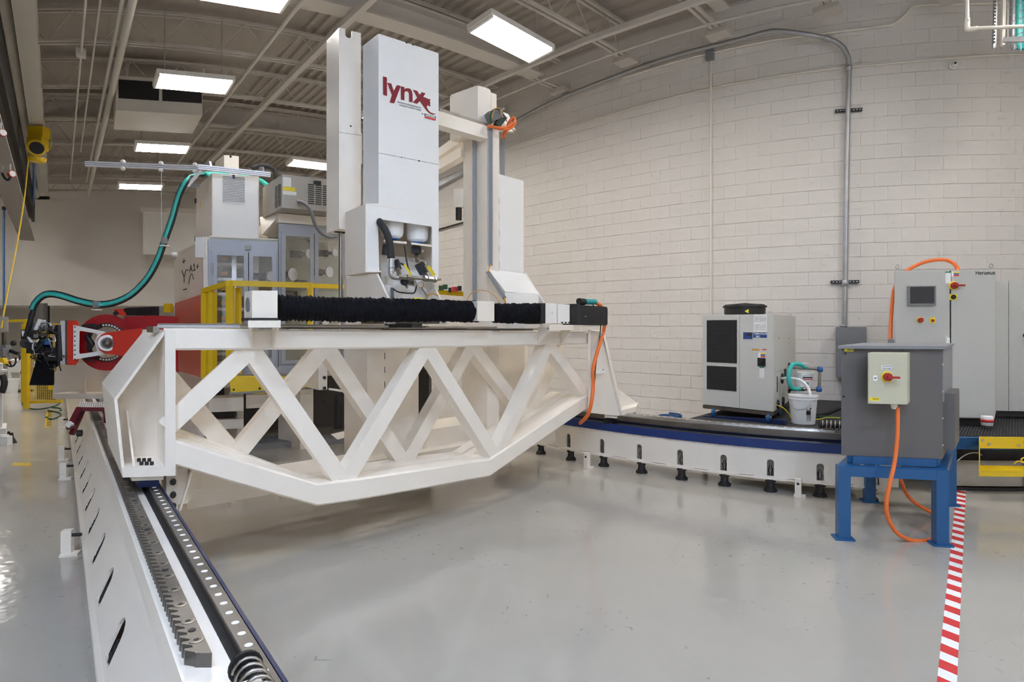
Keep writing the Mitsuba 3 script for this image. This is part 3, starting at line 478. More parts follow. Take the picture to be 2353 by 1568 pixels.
# ------------------------------------------------------------------ dark platform by the wall
k = PL = thing('platform', 'low blue framed platform with dark ribbed decking against the block wall', 'platform')
part(k, 'deck', plate([(1.888,6.877,0.5), (2.615,6.411,0.5), (3.395,6.075,0.5), (4.079,5.914,0.5), (4.837,5.86,0.5), (6.918,6.168,0.5), (8.888,8.571,0.5), (6.934,8.4,0.5), (5.8,8.485,0.5), (4.78,8.736,0.5), (3.843,9.139,0.5)], (0, 0, .028)), RUBBER)
rb = M(); F0, B0 = np.array([(3.66,6.022),(3.687,6.015),(3.714,6.009),(3.74,6.002),(3.767,5.996),(3.794,5.99),(3.821,5.984),(3.848,5.979),(3.875,5.973),(3.903,5.968),(3.93,5.962),(3.958,5.957),(3.985,5.952),(4.013,5.947),(4.041,5.943),(4.069,5.938),(4.097,5.934),(4.125,5.93),(4.153,5.926),(4.182,5.922),(4.21,5.918),(4.239,5.915),(4.268,5.912),(4.296,5.909),(4.325,5.906),(4.354,5.903),(4.384,5.9),(4.413,5.898),(4.443,5.895),(4.472,5.893),(4.502,5.891),(4.532,5.889),(4.562,5.888),(4.592,5.886),(4.622,5.885),(4.652,5.884),(4.683,5.883),(4.714,5.882),(4.744,5.881),(4.775,5.881),(4.806,5.88),(4.837,5.88),(4.869,5.88),(4.9,5.88),(4.932,5.881),(4.964,5.881),(4.995,5.882),(5.027,5.883),(5.06,5.884),(5.092,5.885),(5.124,5.886),(5.157,5.887),(5.19,5.889),(5.222,5.891),(5.255,5.893),(5.289,5.895),(5.322,5.897),(5.355,5.9),(5.389,5.903),(5.423,5.905),(5.457,5.908),(5.491,5.912),(5.525,5.915),(5.559,5.918),(5.594,5.922),(5.629,5.926),(5.663,5.93),(5.698,5.934),(5.734,5.938),(5.769,5.943),(5.804,5.947),(5.84,5.952),(5.876,5.957),(5.912,5.962),(5.948,5.967),(5.984,5.973),(6.021,5.978),(6.057,5.984),(6.094,5.99),(6.131,5.996),(6.168,6.002),(6.205,6.009),(6.242,6.015),(6.28,6.022),(6.318,6.029),(6.355,6.036),(6.393,6.043),(6.432,6.05),(6.47,6.057),(6.509,6.065),(6.547,6.073),(6.586,6.081),(6.625,6.089),(6.664,6.097),(6.704,6.105),(6.743,6.114),(6.783,6.123),(6.823,6.131),(6.863,6.14),(6.903,6.149)]), np.array([(5.548,8.302),(5.575,8.298),(5.603,8.293),(5.631,8.288),(5.659,8.284),(5.687,8.279),(5.715,8.275),(5.743,8.271),(5.771,8.267),(5.8,8.263),(5.828,8.259),(5.857,8.255),(5.885,8.252),(5.914,8.248),(5.943,8.245),(5.971,8.242),(6,8.239),(6.029,8.236),(6.058,8.233),(6.088,8.23),(6.117,8.228),(6.146,8.225),(6.176,8.223),(6.205,8.22),(6.235,8.218),(6.265,8.216),(6.294,8.214),(6.324,8.213),(6.354,8.211),(6.384,8.209),(6.414,8.208),(6.445,8.207),(6.475,8.205),(6.505,8.204),(6.536,8.203),(6.567,8.203),(6.597,8.202),(6.628,8.201),(6.659,8.201),(6.69,8.2),(6.721,8.2),(6.752,8.2),(6.784,8.2),(6.815,8.2),(6.847,8.2),(6.878,8.201),(6.91,8.201),(6.942,8.202),(6.974,8.203),(7.006,8.203),(7.038,8.204),(7.07,8.205),(7.102,8.207),(7.135,8.208),(7.167,8.209),(7.2,8.211),(7.233,8.213),(7.266,8.214),(7.298,8.216),(7.332,8.218),(7.365,8.22),(7.398,8.223),(7.431,8.225),(7.465,8.228),(7.498,8.23),(7.532,8.233),(7.566,8.236),(7.6,8.239),(7.634,8.242),(7.668,8.245),(7.702,8.248),(7.737,8.252),(7.771,8.255),(7.806,8.259),(7.84,8.263),(7.875,8.267),(7.91,8.271),(7.945,8.275),(7.98,8.279),(8.015,8.284),(8.051,8.288),(8.086,8.293),(8.122,8.297),(8.157,8.302),(8.193,8.307),(8.229,8.312),(8.265,8.317),(8.301,8.323),(8.337,8.328),(8.374,8.334),(8.41,8.339),(8.447,8.345),(8.484,8.351),(8.52,8.357),(8.557,8.363),(8.594,8.369),(8.632,8.376),(8.669,8.382),(8.706,8.389),(8.744,8.395)])
for a, b in zip(F0, B0): rb += bar(A(*a, .532), A(*(a + (b - a) * .75), .532), .012, .012, c=.002)
add(k + '__ribs', rb, RUBBER, kind='stuff')
part(k, 'front_beam', sweep([(3.886,5.925),(4.245,5.871),(4.623,5.843),(5.023,5.843),(5.447,5.871),(5.896,5.925),(6.37,6.005),(6.871,6.111)], rect(-.03, .03, .42, .532)), BLUE)
part(k, 'skirt', sweep([(4.3,5.962),(4.525,5.942),(4.756,5.932),(4.996,5.931)], rect(0, .012, .04, .29)), STEEL)
part(k, 'skirt', sweep([(5.008,5.971),(5.539,5.999),(6.109,6.069),(6.72,6.181)], rect(0, .012, .04, .26)), STEEL)
part(k, 'floor_strip', sweep([(4.203,5.941),(4.673,5.903),(5.177,5.908),(5.717,5.954),(6.297,6.042),(6.918,6.168)], rect(0, .05, 0, .03)), BLACK)
part(k, 'back_panel', sweep([(4.261,6.379),(4.906,6.307),(5.611,6.313),(6.384,6.395),(7.232,6.552)], rect(0, .02, 0, .5)), DARKG)
for (x, y) in ((5.032,5.902), (2.213,6.984), (3.838,8.877), (8.624,8.374)): part(k, 'leg', blk(x, y, 0, .05, .05, .5), GALV)
# yellow step
k = thing('step', 'yellow bolted-on step hanging from the platform front at the right edge', 'step')
FS = Face((4.424,5.77),(5.11,5.73),.22); FS.N = unit(A(-.78, -1, 0))
part(k, 'top_band', FS.box(0, .225, FS.w, .11, .012), YEL)
for s in (0, FS.w - .008): part(k, 'side', FS.box(s, 0, .008, .33, .24), YEL)
part(k, 'tread', FS.box(0, .005, FS.w, .055, .24), YEL); part(k, 'tread_lip', FS.box(0, .05, FS.w, .012, .25), YEL)
for u, v in ((2258, 1011), (2272, 1019), (2335, 1021), (2349, 1013)):
    part(k, 'bolt', FS.disc(((u - 2250) * 5.88 / 1400), .335 - (v - 1003) * 5.88 / 1400, .012, .018, .01, 10), GALV)
one('yellow_rope', tube(curve([(4.696,5.7,0.313), (4.72,5.68,0.342), (4.752,5.66,0.331), (4.762,5.7,0.354), (4.81,5.7,0.37), (4.851,5.7,0.322)], 5), .006, 6), YEL, 'yellow rope lying on the yellow step tread', 'rope', True)
one('white_hose', tube(curve([(4.339,6,0.22), (4.371,5.95,0.304), (4.456,5.95,0.355), (4.579,6,0.353), (4.665,6.05,0.317)], 5), .006, 8), PVC, 'thin white hose arching in front of the platform skirt', 'hose', True)

# ------------------------------------------------------------------ grey control cabinet
k = thing('control_cabinet', 'tall light grey control cabinet with a touch screen, behind the dark grey case', 'cabinet')
a, b, c = (4.141,6.6), (5.107,6.45), (5.562,7)
part(k, 'body', quad(a, b, c, .62, 2.2, .006), CABG); FC = Face((4.141,6.6),(5.107,6.45),.62)
part(k, 'plinth', quad((4.222,6.66), (5.146,6.54), (5.488,6.95), .53, .62), BLACK)
part(k, 'left_door', FC.box(.005, .01, .535, 1.565, .012), CABG); part(k, 'right_door', FC.box(.555, .01, FC.w - .56, 1.565, .014), CABG)
part(k, 'seam', FC.box(.541, .01, .013, 1.565, .006), BLACK)
d = part(k, 'touch_screen', FC.box(0.122,1.2,0.271,0.211, .03, .012), GREYPL); add(d + '__display', FC.box(0.139,1.224,0.236,0.178, .003, .042), SCREEN)
def estop(F, s, t, r, key=k):
    q = part(key, 'emergency_button', F.disc(s, t, r * 1.25, .01, .012, 24), YELB); add(q + '__knob', F.disc(s, t, r, .035, .022, 20, r * .8), REDSW, 40)
estop(FC, 0.245,1.046, .026)
q = part(k, 'key_switch', FC.box(0.343,1.015,0.053,0.058, .006, .012), YELB); add(q + '__lock', FC.disc(0.371,1.041, .016, .012, .018, 16), REDSW)
def rotary(F, s, t, r, key, plus=1.0):
    q = part(key, 'main_switch', F.disc(s, t, r * 1.3, .012, .012, 28), YELB)
    add(q + '__collar', F.disc(s, t, r, .03, .024, 24), REDSW, 40); add(q + '__handle', F.box(s - r * .4, t - r * .28, r * 2.7 * plus, r * .5, .03, .05, .005), REDSW)
rotary(FC, 0.575,1.413, .036, k)
q = part(k, 'round_switch_plate', FC.box(0.533,1.261,0.078,0.063, .003, .014), YELB); add(q + '__button', FC.disc(0.573,1.292, .025, .012, .017, 20), BLACK)
part(k, 'paper_label', FC.box(0.497,1.436,0.053,0.116, .002, .014), LABELW, label='white paper label with a green head'); add(k + '__paper_label__head', FC.box(0.497,1.55,0.053,0.014, .003, .014), GREENST)
part(k, 'warning_label', FC.box(0.554,1.511,0.076,0.053, .001, .014), LABELW)
part(k, 'warning_stripe', FC.box(0.577,1.547,0.051,0.014, .001, .0155), YELB); part(k, 'warning_stripe', FC.box(0.577,1.53,0.051,0.014, .001, .0155), BLUEST); part(k, 'warning_stripe', FC.box(0.577,1.513,0.051,0.014, .001, .0155), REDST)
part(k, 'lettering', FC.text('Heraeus', 0.786,1.528, .036, n0=.014, bold=True, w=.185), BLACK)
part(k, 'socket', FC.box(0.497,0.775,0.03,0.084, .03, .012), PLASTW)
for u, z0, lab in ((2062, 617, 0), (2277, 616, 0)):
    c = A(((4.269,6.75,2.236), (5.188,6.6,2.232))[0 if u == 2062 else 1]); th = np.linspace(0, 2 * math.pi, 17)
    part(k, 'lifting_eye', tube([c + A(math.cos(t) * .022, math.cos(t) * .004, .022 + math.sin(t) * .022) for t in th], .005, 6), GALV, True)
q = part(k, 'scanner', lathe([(.05, 0), (.055, .05), (.055, .09), (.045, .1)], A((4.912,6.3,0.574)), n=16), PLASTW, True, label='white safety scanner with a red band under the cabinet'); add(q + '__window', lathe([(.057, 0), (.057, .03)], A((4.912,6.3,0.574)) + A(0, 0, .035), n=16), REDST, True)
one('orange_cable', tube(curve([(4.83,6.6,2.18), (4.84,6.62,2.224), (4.821,6.64,2.278), (4.779,6.68,2.32), (4.697,6.7,2.332), (4.621,6.75,2.323), (4.534,6.8,2.29), (4.445,6.85,2.226), (4.394,6.9,2.142), (4.361,6.95,2.022), (4.341,6.95,1.898), (4.29,6.9,1.649), (4.223,6.8,1.445)], 7), .02, 10), ORANGE, 'thick orange cable arching over the top of the control cabinet', 'cable', True)
one('cable_gland_box', quad((3.947,6.4), (4.011,6.4), (4.199,6.7), 1.385, 1.463), GREYPL, 'small grey box beside the control cabinet where the orange cable ends', 'box')
k = thing('side_cabinet', 'grey cabinet with three door panels at the right edge of the photo', 'cabinet')
a, b, c = (5.572,7.05), (6.173,6.95), (6.75,7.6)
part(k, 'body', quad(a, b, c, .62, 2.125), CABG); FK = Face((5.572,7.05),(6.173,6.95),.62)
for s0, s1 in ((.0, .145), (.15, .318), (.323, .67)): part(k, 'door', FK.box(s0 + .003, .005, s1 - s0 - .004, 1.495, .012), CABG)
part(k, 'door_handle', FK.box(0.296,0.86, .05, .03, .02, .012), BLACK); part(k, 'plinth', quad((5.727,7.2), (6.306,7.1), (6.662,7.5), .53, .62), DARKG)

# ------------------------------------------------------------------ dark grey transformer case on its blue stand
k = thing('equipment_stand', 'blue steel stand with four plated legs carrying the dark grey case', 'stand')
legs = [A((2.493,4.59,0)), A((3.135,4.462,0)), A((3.91,5.45,0)), A((3.258,5.558,0))]
yw = math.atan2(legs[1][1] - legs[0][1], legs[1][0] - legs[0][0])
for p in legs:
    q = part(k, 'leg', blk(p[0], p[1], .012, .082, .082, .54, yw, .006), BLUE); add(q + '__foot_plate', blk(p[0], p[1], 0, .135, .12, .014, yw), BLUE)
for i in range(4):
    p, q = legs[i], legs[(i + 1) % 4]; d = unit(q - p) * .04; part(k, 'top_rail', bar(p + d + A(0, 0, .515), q - d + A(0, 0, .515), .078, .074), BLUE)
ins = [p * .86 + (sum(legs) / 4) * .14 for p in legs]
for i in range(4): part(k, 'upper_rail', bar(ins[i] + A(0, 0, .584), ins[(i + 1) % 4] + A(0, 0, .584), .06, .056), BLUE)
k = thing('transformer_case', 'dark grey sheet metal case with a lid standing on the blue stand', 'case')
a, b, c = (2.518,4.66), (3.191,4.52), (3.789,5.25)
part(k, 'body', quad(a, b, c, .613, 1.43), DARKG); FT = Face((2.518,4.66),(3.191,4.52),.613)
part(k, 'lid', quad((2.479,4.63), (3.189,4.48), (3.844,5.3), 1.43, 1.452), MIDG)
FR_ = Face((3.191,4.52),(3.789,5.25),.613)
part(k, 'side_panel', FR_.box(.02, .42, FR_.w - .04, .39, .006), MIDG); part(k, 'side_box', FR_.box(.12, .06, .5, .42, .07), DARKG)
for t in (.1, .3, .5, .7): part(k, 'screw', FR_.disc(.02, t, .009, .006, .0, 8), GALV)
part(k, 'yellow_label', FT.box(0.021,0.794,0.065,0.02, .002), YELB, label='yellow warning label'); part(k, 'yellow_label_mark', FT.text('WARNING', 0.043,0.8, .010, n0=.002, w=.04), BLACK)
part(k, 'hole', FT.disc(0.028,0.778, .008, .002), BLACK); part(k, 'hole', FT.disc(0.017,0.448, .008, .002), BLACK)
k = thing('switch_enclosure', 'cream enclosure with a red and yellow rotary switch on the dark grey case', 'enclosure')
a, b, c = (2.598,4.45), (2.846,4.39), (2.988,4.575)
part(k, 'body', quad(a, b, c, 1.034, 1.405, .006), ENCL); FX = Face((2.598,4.45),(2.846,4.39),1.034)
part(k, 'door', FX.box(.004, .004, FX.w - .008, .363, .012, 0, .005), ENCL); rotary(FX, 0.12,0.2, .030, k, .95)
part(k, 'name_label', FX.box(0.086,0.252,0.071,0.03, .001, .012), LABELW)
part(k, 'lettering', FX.text('SECONDARY', 0.092,0.269, .0095, n0=.013, w=.065), BLACK); part(k, 'lettering', FX.text('DISCONNECT', 0.092,0.254, .0095, n0=.013, w=.068), BLACK)
part(k, 'key_lock', FX.box(0.032,0.17,0.026,0.038, .004, .012), PLASTW); add(k + '__key_lock__core', FX.disc(0.045,0.189, .007, .004, .016, 12), GREYPL)
part(k, 'yellow_label', FX.box(0.006,0.025,0.068,0.022, .001, .012), YELB); part(k, 'lettering', FX.text('WARNING', 0.029,0.033, .009, n0=.013, w=.04), BLACK)
part(k, 'cable_gland', lathe([(.022, 0), (.022, .03), (.016, .045)], FX.p(*(0.196,0.003), -.07), (0, 0, -1), 12), PVC)
one('orange_cable', tube(curve([(2.824,4.46,1.007), (2.802,4.43,0.809), (2.77,4.41,0.623), (2.717,4.38,0.474), (2.692,4.38,0.333), (2.729,4.42,0.205), (2.821,4.47,0.087), (2.949,4.52,0.015), (3.053,4.53,0.005), (3.164,4.56,0.011), (3.312,4.7,0.015), (3.428,4.86,0.02), (3.511,5.06,0.035), (3.408,5.1,0.099), (3.32,5.1,0.172), (3.241,5.05,0.273), (3.18,5,0.386), (3.134,4.95,0.497)], 8), .0148, 10), ORANGE, 'thick orange cable looping from the cream enclosure down to the floor by the blue stand', 'cable', True)
one('black_cable', tube(curve([(3.069,5.1,0.471), (3.065,5.1,0.325), (3.499,5.8,0.075), (3.605,5.9,0.058), (3.598,5.8,0.15)], 6), .006, 6), BLACK, 'thin black cable hanging behind the blue stand', 'cable', True)

# floor tape
k = thing('floor_tape', 'red and white striped tape on the floor right of the blue stand', 'tape')
p, q = A(*(4.491,6.087,0)), A(*(1.667,2.358,0)); t = unit(q - p); sd = A(t[1], -t[0], 0); sd = -sd if sd[0] < 0 else sd; Lt = np.linalg.norm(q - p); w = .036
part(k, 'white_band', plate([p - sd * w, q - sd * w, q + sd * w, p + sd * w], (0, 0, .0012)), LABELW)
s = .03
while s < Lt - .15:
    part(k, 'red_stripe', plate([p + t * s - sd * w, p + t * (s + .09) - sd * w, p + t * (s + .12) + sd * w, p + t * (s + .03) + sd * w], (0, 0, .0022)), REDST); s += .18
one('floor_sticker', plate([(-5.842,7.134,0), (-5.638,7.134,0), (-5.505,6.978,0), (-5.725,6.978,0)], (0, 0, .0015)), YEL, 'small yellow sticker on the floor at the left', 'sticker')

# ------------------------------------------------------------------ chiller
k = CH = thing('chiller', 'light grey chiller with two dark grilles and a black fan on top, on casters', 'chiller')
a, b, c = (2.315,7.39), (2.895,6.75), (3.833,8.25)
part(k, 'body', quad(a, b, c, .65, 1.735, .006), CHILL); FH = Face((2.315,7.39),(2.895,6.75),.65); FD = Face((2.895,6.75),(3.833,8.25),.65)
part(k, 'front_panel', FH.box(.003, .005, (-0,0.022,0.473,1.031)[2] - .005, 1.07, .008), CHILL); s0 = (-0,0.022,0.473,1.031)[2]
part(k, 'front_panel', FH.box(s0 + .003, .005, FH.w - s0 - .006, 1.07, .008), CHILL)
def grille(x):
    q = part(k, 'grille', FH.box(*x, .003, .008), BLACK, label='dark air grille'); s, t, w, h = x; sl = M()
    n = int(h / .022)
    for i in range(n): sl += FH.box(s + .004, t + h * (i + .5) / n - .004, w - .008, .008, .004, .011, .001)
    add(q + '__slats', sl, RUBBER, kind='stuff')
grille((0.058,0.518,0.383,0.504)); grille((0.058,0.193,0.378,0.283))
part(k, 'manual_sheet', FH.box(0.642,0.886,0.153,0.196, .001, .008), LABELW)
s, t, w, h = 0.642,0.886,0.153,0.196
for i in range(13):
    if i != 6: part(k, 'print_line', FH.box(s + .012, t + h - .022 - i * .013, w * .38, .0035, .0006, .009), GREYPL); part(k, 'print_line', FH.box(s + w * .48, t + h - .022 - i * .013, w * .46, .0035, .0006, .009), GREYPL)
part(k, 'name_plate', FH.box(0.637,0.82,0.159,0.061, .0015, .008), BLUEST); part(k, 'lettering', FH.text('THERMO CHILLER', 0.644,0.856, .020, n0=.0095, bold=True, w=.15), LABELW); part(k, 'lettering', FH.text('SMC', 0.665,0.825, .02, n0=.0095, bold=True, w=.05), LABELW)
part(k, 'control_display', FH.box(0.52,0.803,0.109,0.077, .004, .008), BLUEST); part(k, 'display_window', FH.box(0.562,0.836,0.057,0.035, .002, .012), SCREEN)
part(k, 'strip_label', FH.box(0.624,0.674,0.086,0.02, .001, .008), GAUGE); part(k, 'strip_label', FH.box(0.741,0.682,0.05,0.012, .001, .008), REDST)
part(k, 'warning_label', FH.box(0.695,0.596,0.085,0.059, .001, .008), LABELW)
part(k, 'warning_stripe', FH.box(0.723,0.638,0.055,0.015, .001, .009), YELB); part(k, 'warning_stripe', FH.box(0.723,0.619,0.055,0.015, .001, .009), BLUEST); part(k, 'warning_stripe', FH.box(0.723,0.6,0.055,0.015, .001, .009), REDST)
q = part(k, 'main_switch', FH.box(0.69,0.5,0.09,0.093, .008, .008), BLACK); add(q + '__handle', FH.disc(0.735,0.554, .026, .03, .016, 18), BLACK, 40)
part(k, 'green_label', FH.box(0.71,0.483,0.055,0.015, .001, .008), GREENST); part(k, 'paper_label', FH.box(0.708,0.366,0.058,0.11, .001, .008), LABELW)
fc = A(((2.806,7.35))[0], ((2.806,7.35))[1], 1.735)
q = part(k, 'fan_housing', lathe([(.225, 0), (.235, .02), (.235, .085), (.25, .09), (.25, .11), (.2, .125), (.2, .11)], fc, n=32), BLACK, 30)
g = M()
for r in (.06, .11, .16, .2): g += tube([fc + A(math.cos(x) * r, math.sin(x) * r, .125 + .012 * (1 - r / .2)) for x in np.linspace(0, 2 * math.pi, 25)], .004, 5)
for i in range(8): g += bar(fc + A(0, 0, .14), fc + A(math.cos(i * .785) * .24, math.sin(i * .785) * .24, .118), .008, .01, c=.001)
add(q + '__guard', g, BLACK); add(q + '__warning', lathe([(.001, 0), (.03, .002)], fc + A(-.06, -.236, .04), (-.2, -1, 0), 3), YELB)
for p in (A((2.941,6.95,1.739)), A((3.603,7.9,1.73))): part(k, 'lifting_eye', tube([p + A(math.cos(x) * .02, 0, .012 + math.sin(x) * .02) for x in np.linspace(0, 2 * math.pi, 13)], .004, 5), GALV, True)
# side face of the chiller
part(k, 'side_panel', FD.box(.01, .005, FD.w - .02, .42, .004), CHILL); part(k, 'side_panel', FD.box(.01, .43, FD.w - .02, .65, .004), CHILL)
part(k, 'side_slot', FD.box(0.21,0.198, .05, .18, .003, .004), BLACK); part(k, 'side_label', FD.box(0.333,0.804, .09, .02, .002, .004), GAUGE); part(k, 'side_label', FD.box(1.125,0.785, .09, .02, .002, .004), GAUGE)
part(k, 'port', FD.disc(0.559,0.331, .06, .02, .004), BLACK); part(k, 'port', FD.disc(1.125,0.433, .055, .02, .004), BLACK); part(k, 'port', FD.disc(1.125,0.163, .055, .02, .004), BLACK); part(k, 'port', FD.disc(0.626,0.055, .05, .02, .004), BLACK); part(k, 'port', FD.disc(0.24,0.061, .05, .02, .004), BLACK); part(k, 'port_cover', FD.box(0.763,0.337, .16, .09, .004, .004), BLACK)
dl = M(); a3, b3, c3 = (A(*p, 0) for p in (a, b, c))
dl += cb(a3 + A(0, 0, .605), b3 - a3, (b3 - a3) * 0 + unit(c3 - b3) * .06, A(0, 0, .04)); dl += cb(a3 + unit(c3 - b3) * .7 + A(0, 0, .605), b3 - a3, unit(c3 - b3) * .06, A(0, 0, .04)); dl += cb(b3 + A(0, 0, .605), (a3 - b3) * .08, unit(c3 - b3) * .76, A(0, 0, .04)); dl += cb(a3 + A(0, 0, .605), (b3 - a3) * .08, unit(c3 - b3) * .76, A(0, 0, .04))
part(k, 'dolly', dl, STEELD)
for p in (A((2.377,7.18,0.544)), A((2.83,6.72,0.573)), A((2.377,7.18,0.544)) + unit(c3 - b3) * .72, A((2.83,6.72,0.573)) + unit(c3 - b3) * .72):
    p = A(p[0], p[1], .578); q = part(k, 'caster', lathe([(.044, -.016), (.05, -.012), (.05, .012), (.044, .016)], p, (.8, -.6, 0), 18), BLUE, 30); add(q + '__fork', blk(p[0], p[1], .59, .05, .05, .02), GALV)
one('floor_tube', bar((2.289,7.26,0.511), (2.977,6.62,0.555), .09, .05), NAVY, 'dark blue steel tube lying on the platform under the chiller casters', 'tube')
# pipes beside the chiller
k = thing('pipe_loop', 'steel pipe loop with blue elbows beside the chiller', 'pipe loop')
p1, p2, p3, p4 = A((3.291,7.25,1.113)), A((3.538,7,1.105)), A((3.527,7,0.875)), A((3.268,7.2,0.859))
for x, y in ((p1, p2), (p2, p3), (p3, p4)): part(k, 'pipe', rod(x, y, .016, 12), STEEL, True)
for x in (p2, p3): part(k, 'elbow', lathe([(.028, -.028), (.033, 0), (.028, .028)], x, (0, 0, 1), 12), PIPEBLUE, True)
for x, y in ((p1, p2), (p4, p3)): d = unit(y - x); part(k, 'valve', lathe([(.024, 0), (.024, .05), (.018, .06)], x + d * .12, d, 10), STEEL); part(k, 'valve', lathe([(.026, 0), (.026, .03)], x + d * .01, d, 10), BLACK)
one('teal_hose', tube(curve([(3.392,7.05,1.117), (3.308,7,1.16), (3.218,6.98,1.161), (3.169,6.96,1.093), (3.155,6.95,1.014), (3.174,6.96,0.939), (3.218,6.98,0.887), (3.308,7,0.875)], 8), .024, 12), TEALL, 'teal hose bent in a loop beside the chiller', 'hose', True)
one('clear_hose', tube(curve([(3.169,7.15,0.987), (3.192,7,1), (3.231,6.9,0.999), (3.261,6.82,0.972), (3.291,6.78,0.922), (3.3,6.75,0.858), (3.3,6.74,0.801)], 8), .016, 10), PLASTW, 'translucent white hose running from the chiller into the white bucket', 'hose', True)
def bucket(key, base, rb_, rt, h, lab, cat='bucket'):
    k = thing(key, lab, cat); p = A(base)
    part(k, 'body', lathe([(rb_ * .97, 0), (rb_, .01), (rt, h * .86), (rt * 1.06, h * .86), (rt * 1.06, h * .9), (rt * 1.0, h * .905), (rt * 1.02, h * .95), (rt * 1.07, h * .955), (rt * 1.07, h), (rt * 1.0, h), (rb_ * .95, .02)], p, n=36), PLASTW, 30); return k, p
k, p = bucket('white_bucket', (3.209,6.72,0.53), .122, .142, .31, 'large white plastic bucket standing on the platform before the chiller')
c = A(-.05, -.99, 0); sdv = A(.99, -.05, 0)
FB = Face((p + c * .134 - sdv * .1)[:2], (p + c * .134 + sdv * .1)[:2], p[2])
part(k, 'printed_label', FB.box(.078, .21, .06, .006, .003), GREYPL)
for i, (t, h, w) in enumerate(((.175, .016, .05), (.16, .008, .05), (.11, .045, .046))): part(k, 'printed_label', FB.box(.082 - .003 * (i == 2), t, w, h, .003, -.002 - (.125 - .1) * 0), BLACK)
for i in range(7): part(k, 'print_line', FB.box(.082, .10 - .01 * i, .05, .004, .003, -.002 - .0015 * i), GREYPL)
part(k, 'handle', tube(curve([p + A(-.15, 0, .24), p + A(-.13, -.09, .17), p + A(-.03, -.15, .19), p + A(.02, -.15, .255)], 6), .003, 6), GALV, True)
k, p = bucket('white_bucket', (3.448,7.2,0.865), .09, .103, .19, 'small white bucket with red lettering hanging from the pipe loop behind the large bucket')
part(k, 'handle', tube(curve([p + A(-.10, 0, .17), p + A(-.08, -.02, .26), p + A(0, -.03, .30), p + A(.08, -.02, .26), p + A(.10, 0, .17)], 6), .005, 6), PLASTW, True)
FB = Face((p + A(-.09, -.102, 0))[:2], (p + A(.09, -.102, 0))[:2], p[2])
part(k, 'printed_band', FB.box(.03, .13, .11, .012, .003), BLACK)
part(k, 'printed_band', FB.box(.03, .112, .12, .009, .003, -.002), REDST); part(k, 'printed_mark', FB.box(.06, .03, .04, .05, .003, -.006), GREYPL)
# bumper spring on the wall track
def spring(key, p, ax, L, R, r, turns, lab):
    k = thing(key, lab, 'spring'); ax = unit(ax); s = unit(np.cross(ax, (0, 0, 1))); u = np.cross(s, ax); n = int(turns * 18)
    part(k, 'coil', tube([A(p) + ax * (L * i / n) + s * R * math.cos(i / 18 * 2 * math.pi) + u * R * math.sin(i / 18 * 2 * math.pi) for i in range(n + 1)], r, 7), STEEL, True)
    part(k, 'core', lathe([(R * .55, -.01), (R * .55, L)], p, ax, 14), BLACK, True); part(k, 'end_plate', lathe([(R * 1.25, -.022), (R * 1.25, -.01)], p, ax, 20), BLACK); return k
spring('bumper_spring', (3.039,5.98,0.63), (.93, -.3, 0), .26, .045, .008, 7, 'steel bumper spring above the wall track beside the dark grey case')
one('black_hose', tube(curve([(3.546,7.2,0.551), (3.593,7.1,0.56), (3.684,7.05,0.603), (3.768,7,0.66), (3.842,7,0.7)], 6), .022, 10), RUBBER, 'black hose lying behind the large white bucket', 'hose', True)
one('yellow_cable', tube(curve([(2.934,6.75,0.727), (2.984,6.7,0.7), (3.041,6.7,0.643), (3.127,6.75,0.559), (3.417,6.8,0.561), (3.514,6.8,0.58), (3.66,6.8,0.575)], 6), .005, 6), YELB, 'thin yellow cable running from the chiller behind the bucket', 'cable', True)
one('green_hose', tube(curve([(3.458,7,0.56), (3.567,6.95,0.572), (3.738,6.9,0.565)], 6), .008, 6), GREEN, 'thin green hose on the platform behind the bucket', 'hose', True)
one('blue_hose_coil', tube([A((2.051,7.9,0.398)) + A(math.cos(x) * .14, math.sin(x) * .14, .004 * x) for x in np.linspace(0, 14, 60)], .012, 7), BLUE, 'coiled blue hose lying behind the wall track near the bridge foot', 'hose', True)

# ------------------------------------------------------------------ near track bed with gear rack and rail, running away to the left
SL = -.7454                      # the track's way: x = SL * y + c
LP = lambda c, y, z=0.: A(SL * y + c, y, z)
LDIR = unit(A(SL, 1, 0)); LSIDE = A(.8018, .5976, 0)
def lsweep(prof, y0, y1): return sweep([LP(0, y0)[:2], LP(0, y1)[:2]], [(-.8018 * c, z) for c, z in prof])
k = LT = thing('track_bed', 'long cream track bed with gear rack and guide rail at the bottom left', 'track')
Y0, Y1 = 1.2, 13.4
NS = [2.12, 2.65, 3.22, 3.77, 4.3, 4.82, 5.33, 5.85, 6.4, 7.0, 7.6, 8.2]
b0, b1 = A(LSIDE * .2 * .8018 + A(0, 0, .115)), None
lo, hi = LP(.196, Y0, .11), LP(.388, Y0, .468); up = hi - lo; up = up - LDIR * np.dot(up, LDIR); LU = np.linalg.norm(up); up = up / LU; nrm = np.cross(LDIR, up); Ls = (Y1 - Y0) * 1.2473
holes = []
for y in NS:
    s = (y - Y0) * 1.2473; w, h0, h1 = .075, .01, .21
    holes.append([(s - w, h0 + .02)] + [(s - w * math.cos(t), h1 - w * .8 + w * .8 * math.sin(t)) for t in np.linspace(.15, math.pi - .15, 8)] + [(s + w, h0 + .02)])
e = trimesh.creation.extrude_polygon(Polygon([(0, 0), (Ls, 0), (Ls, LU), (0, LU)], holes), .014, engine='earcut'); v = np.array(e.vertices); nr = nrm if nrm[0] > 0 else -nrm
fv = lo + v[:, :1] * LDIR + v[:, 1:2] * up + v[:, 2:] * nr; ff = np.array(e.faces)
part(k, 'sloped_web', (fv, ff if np.dot(np.cross(LDIR, up), nr) > 0 else ff[:, ::-1]), CREAM)
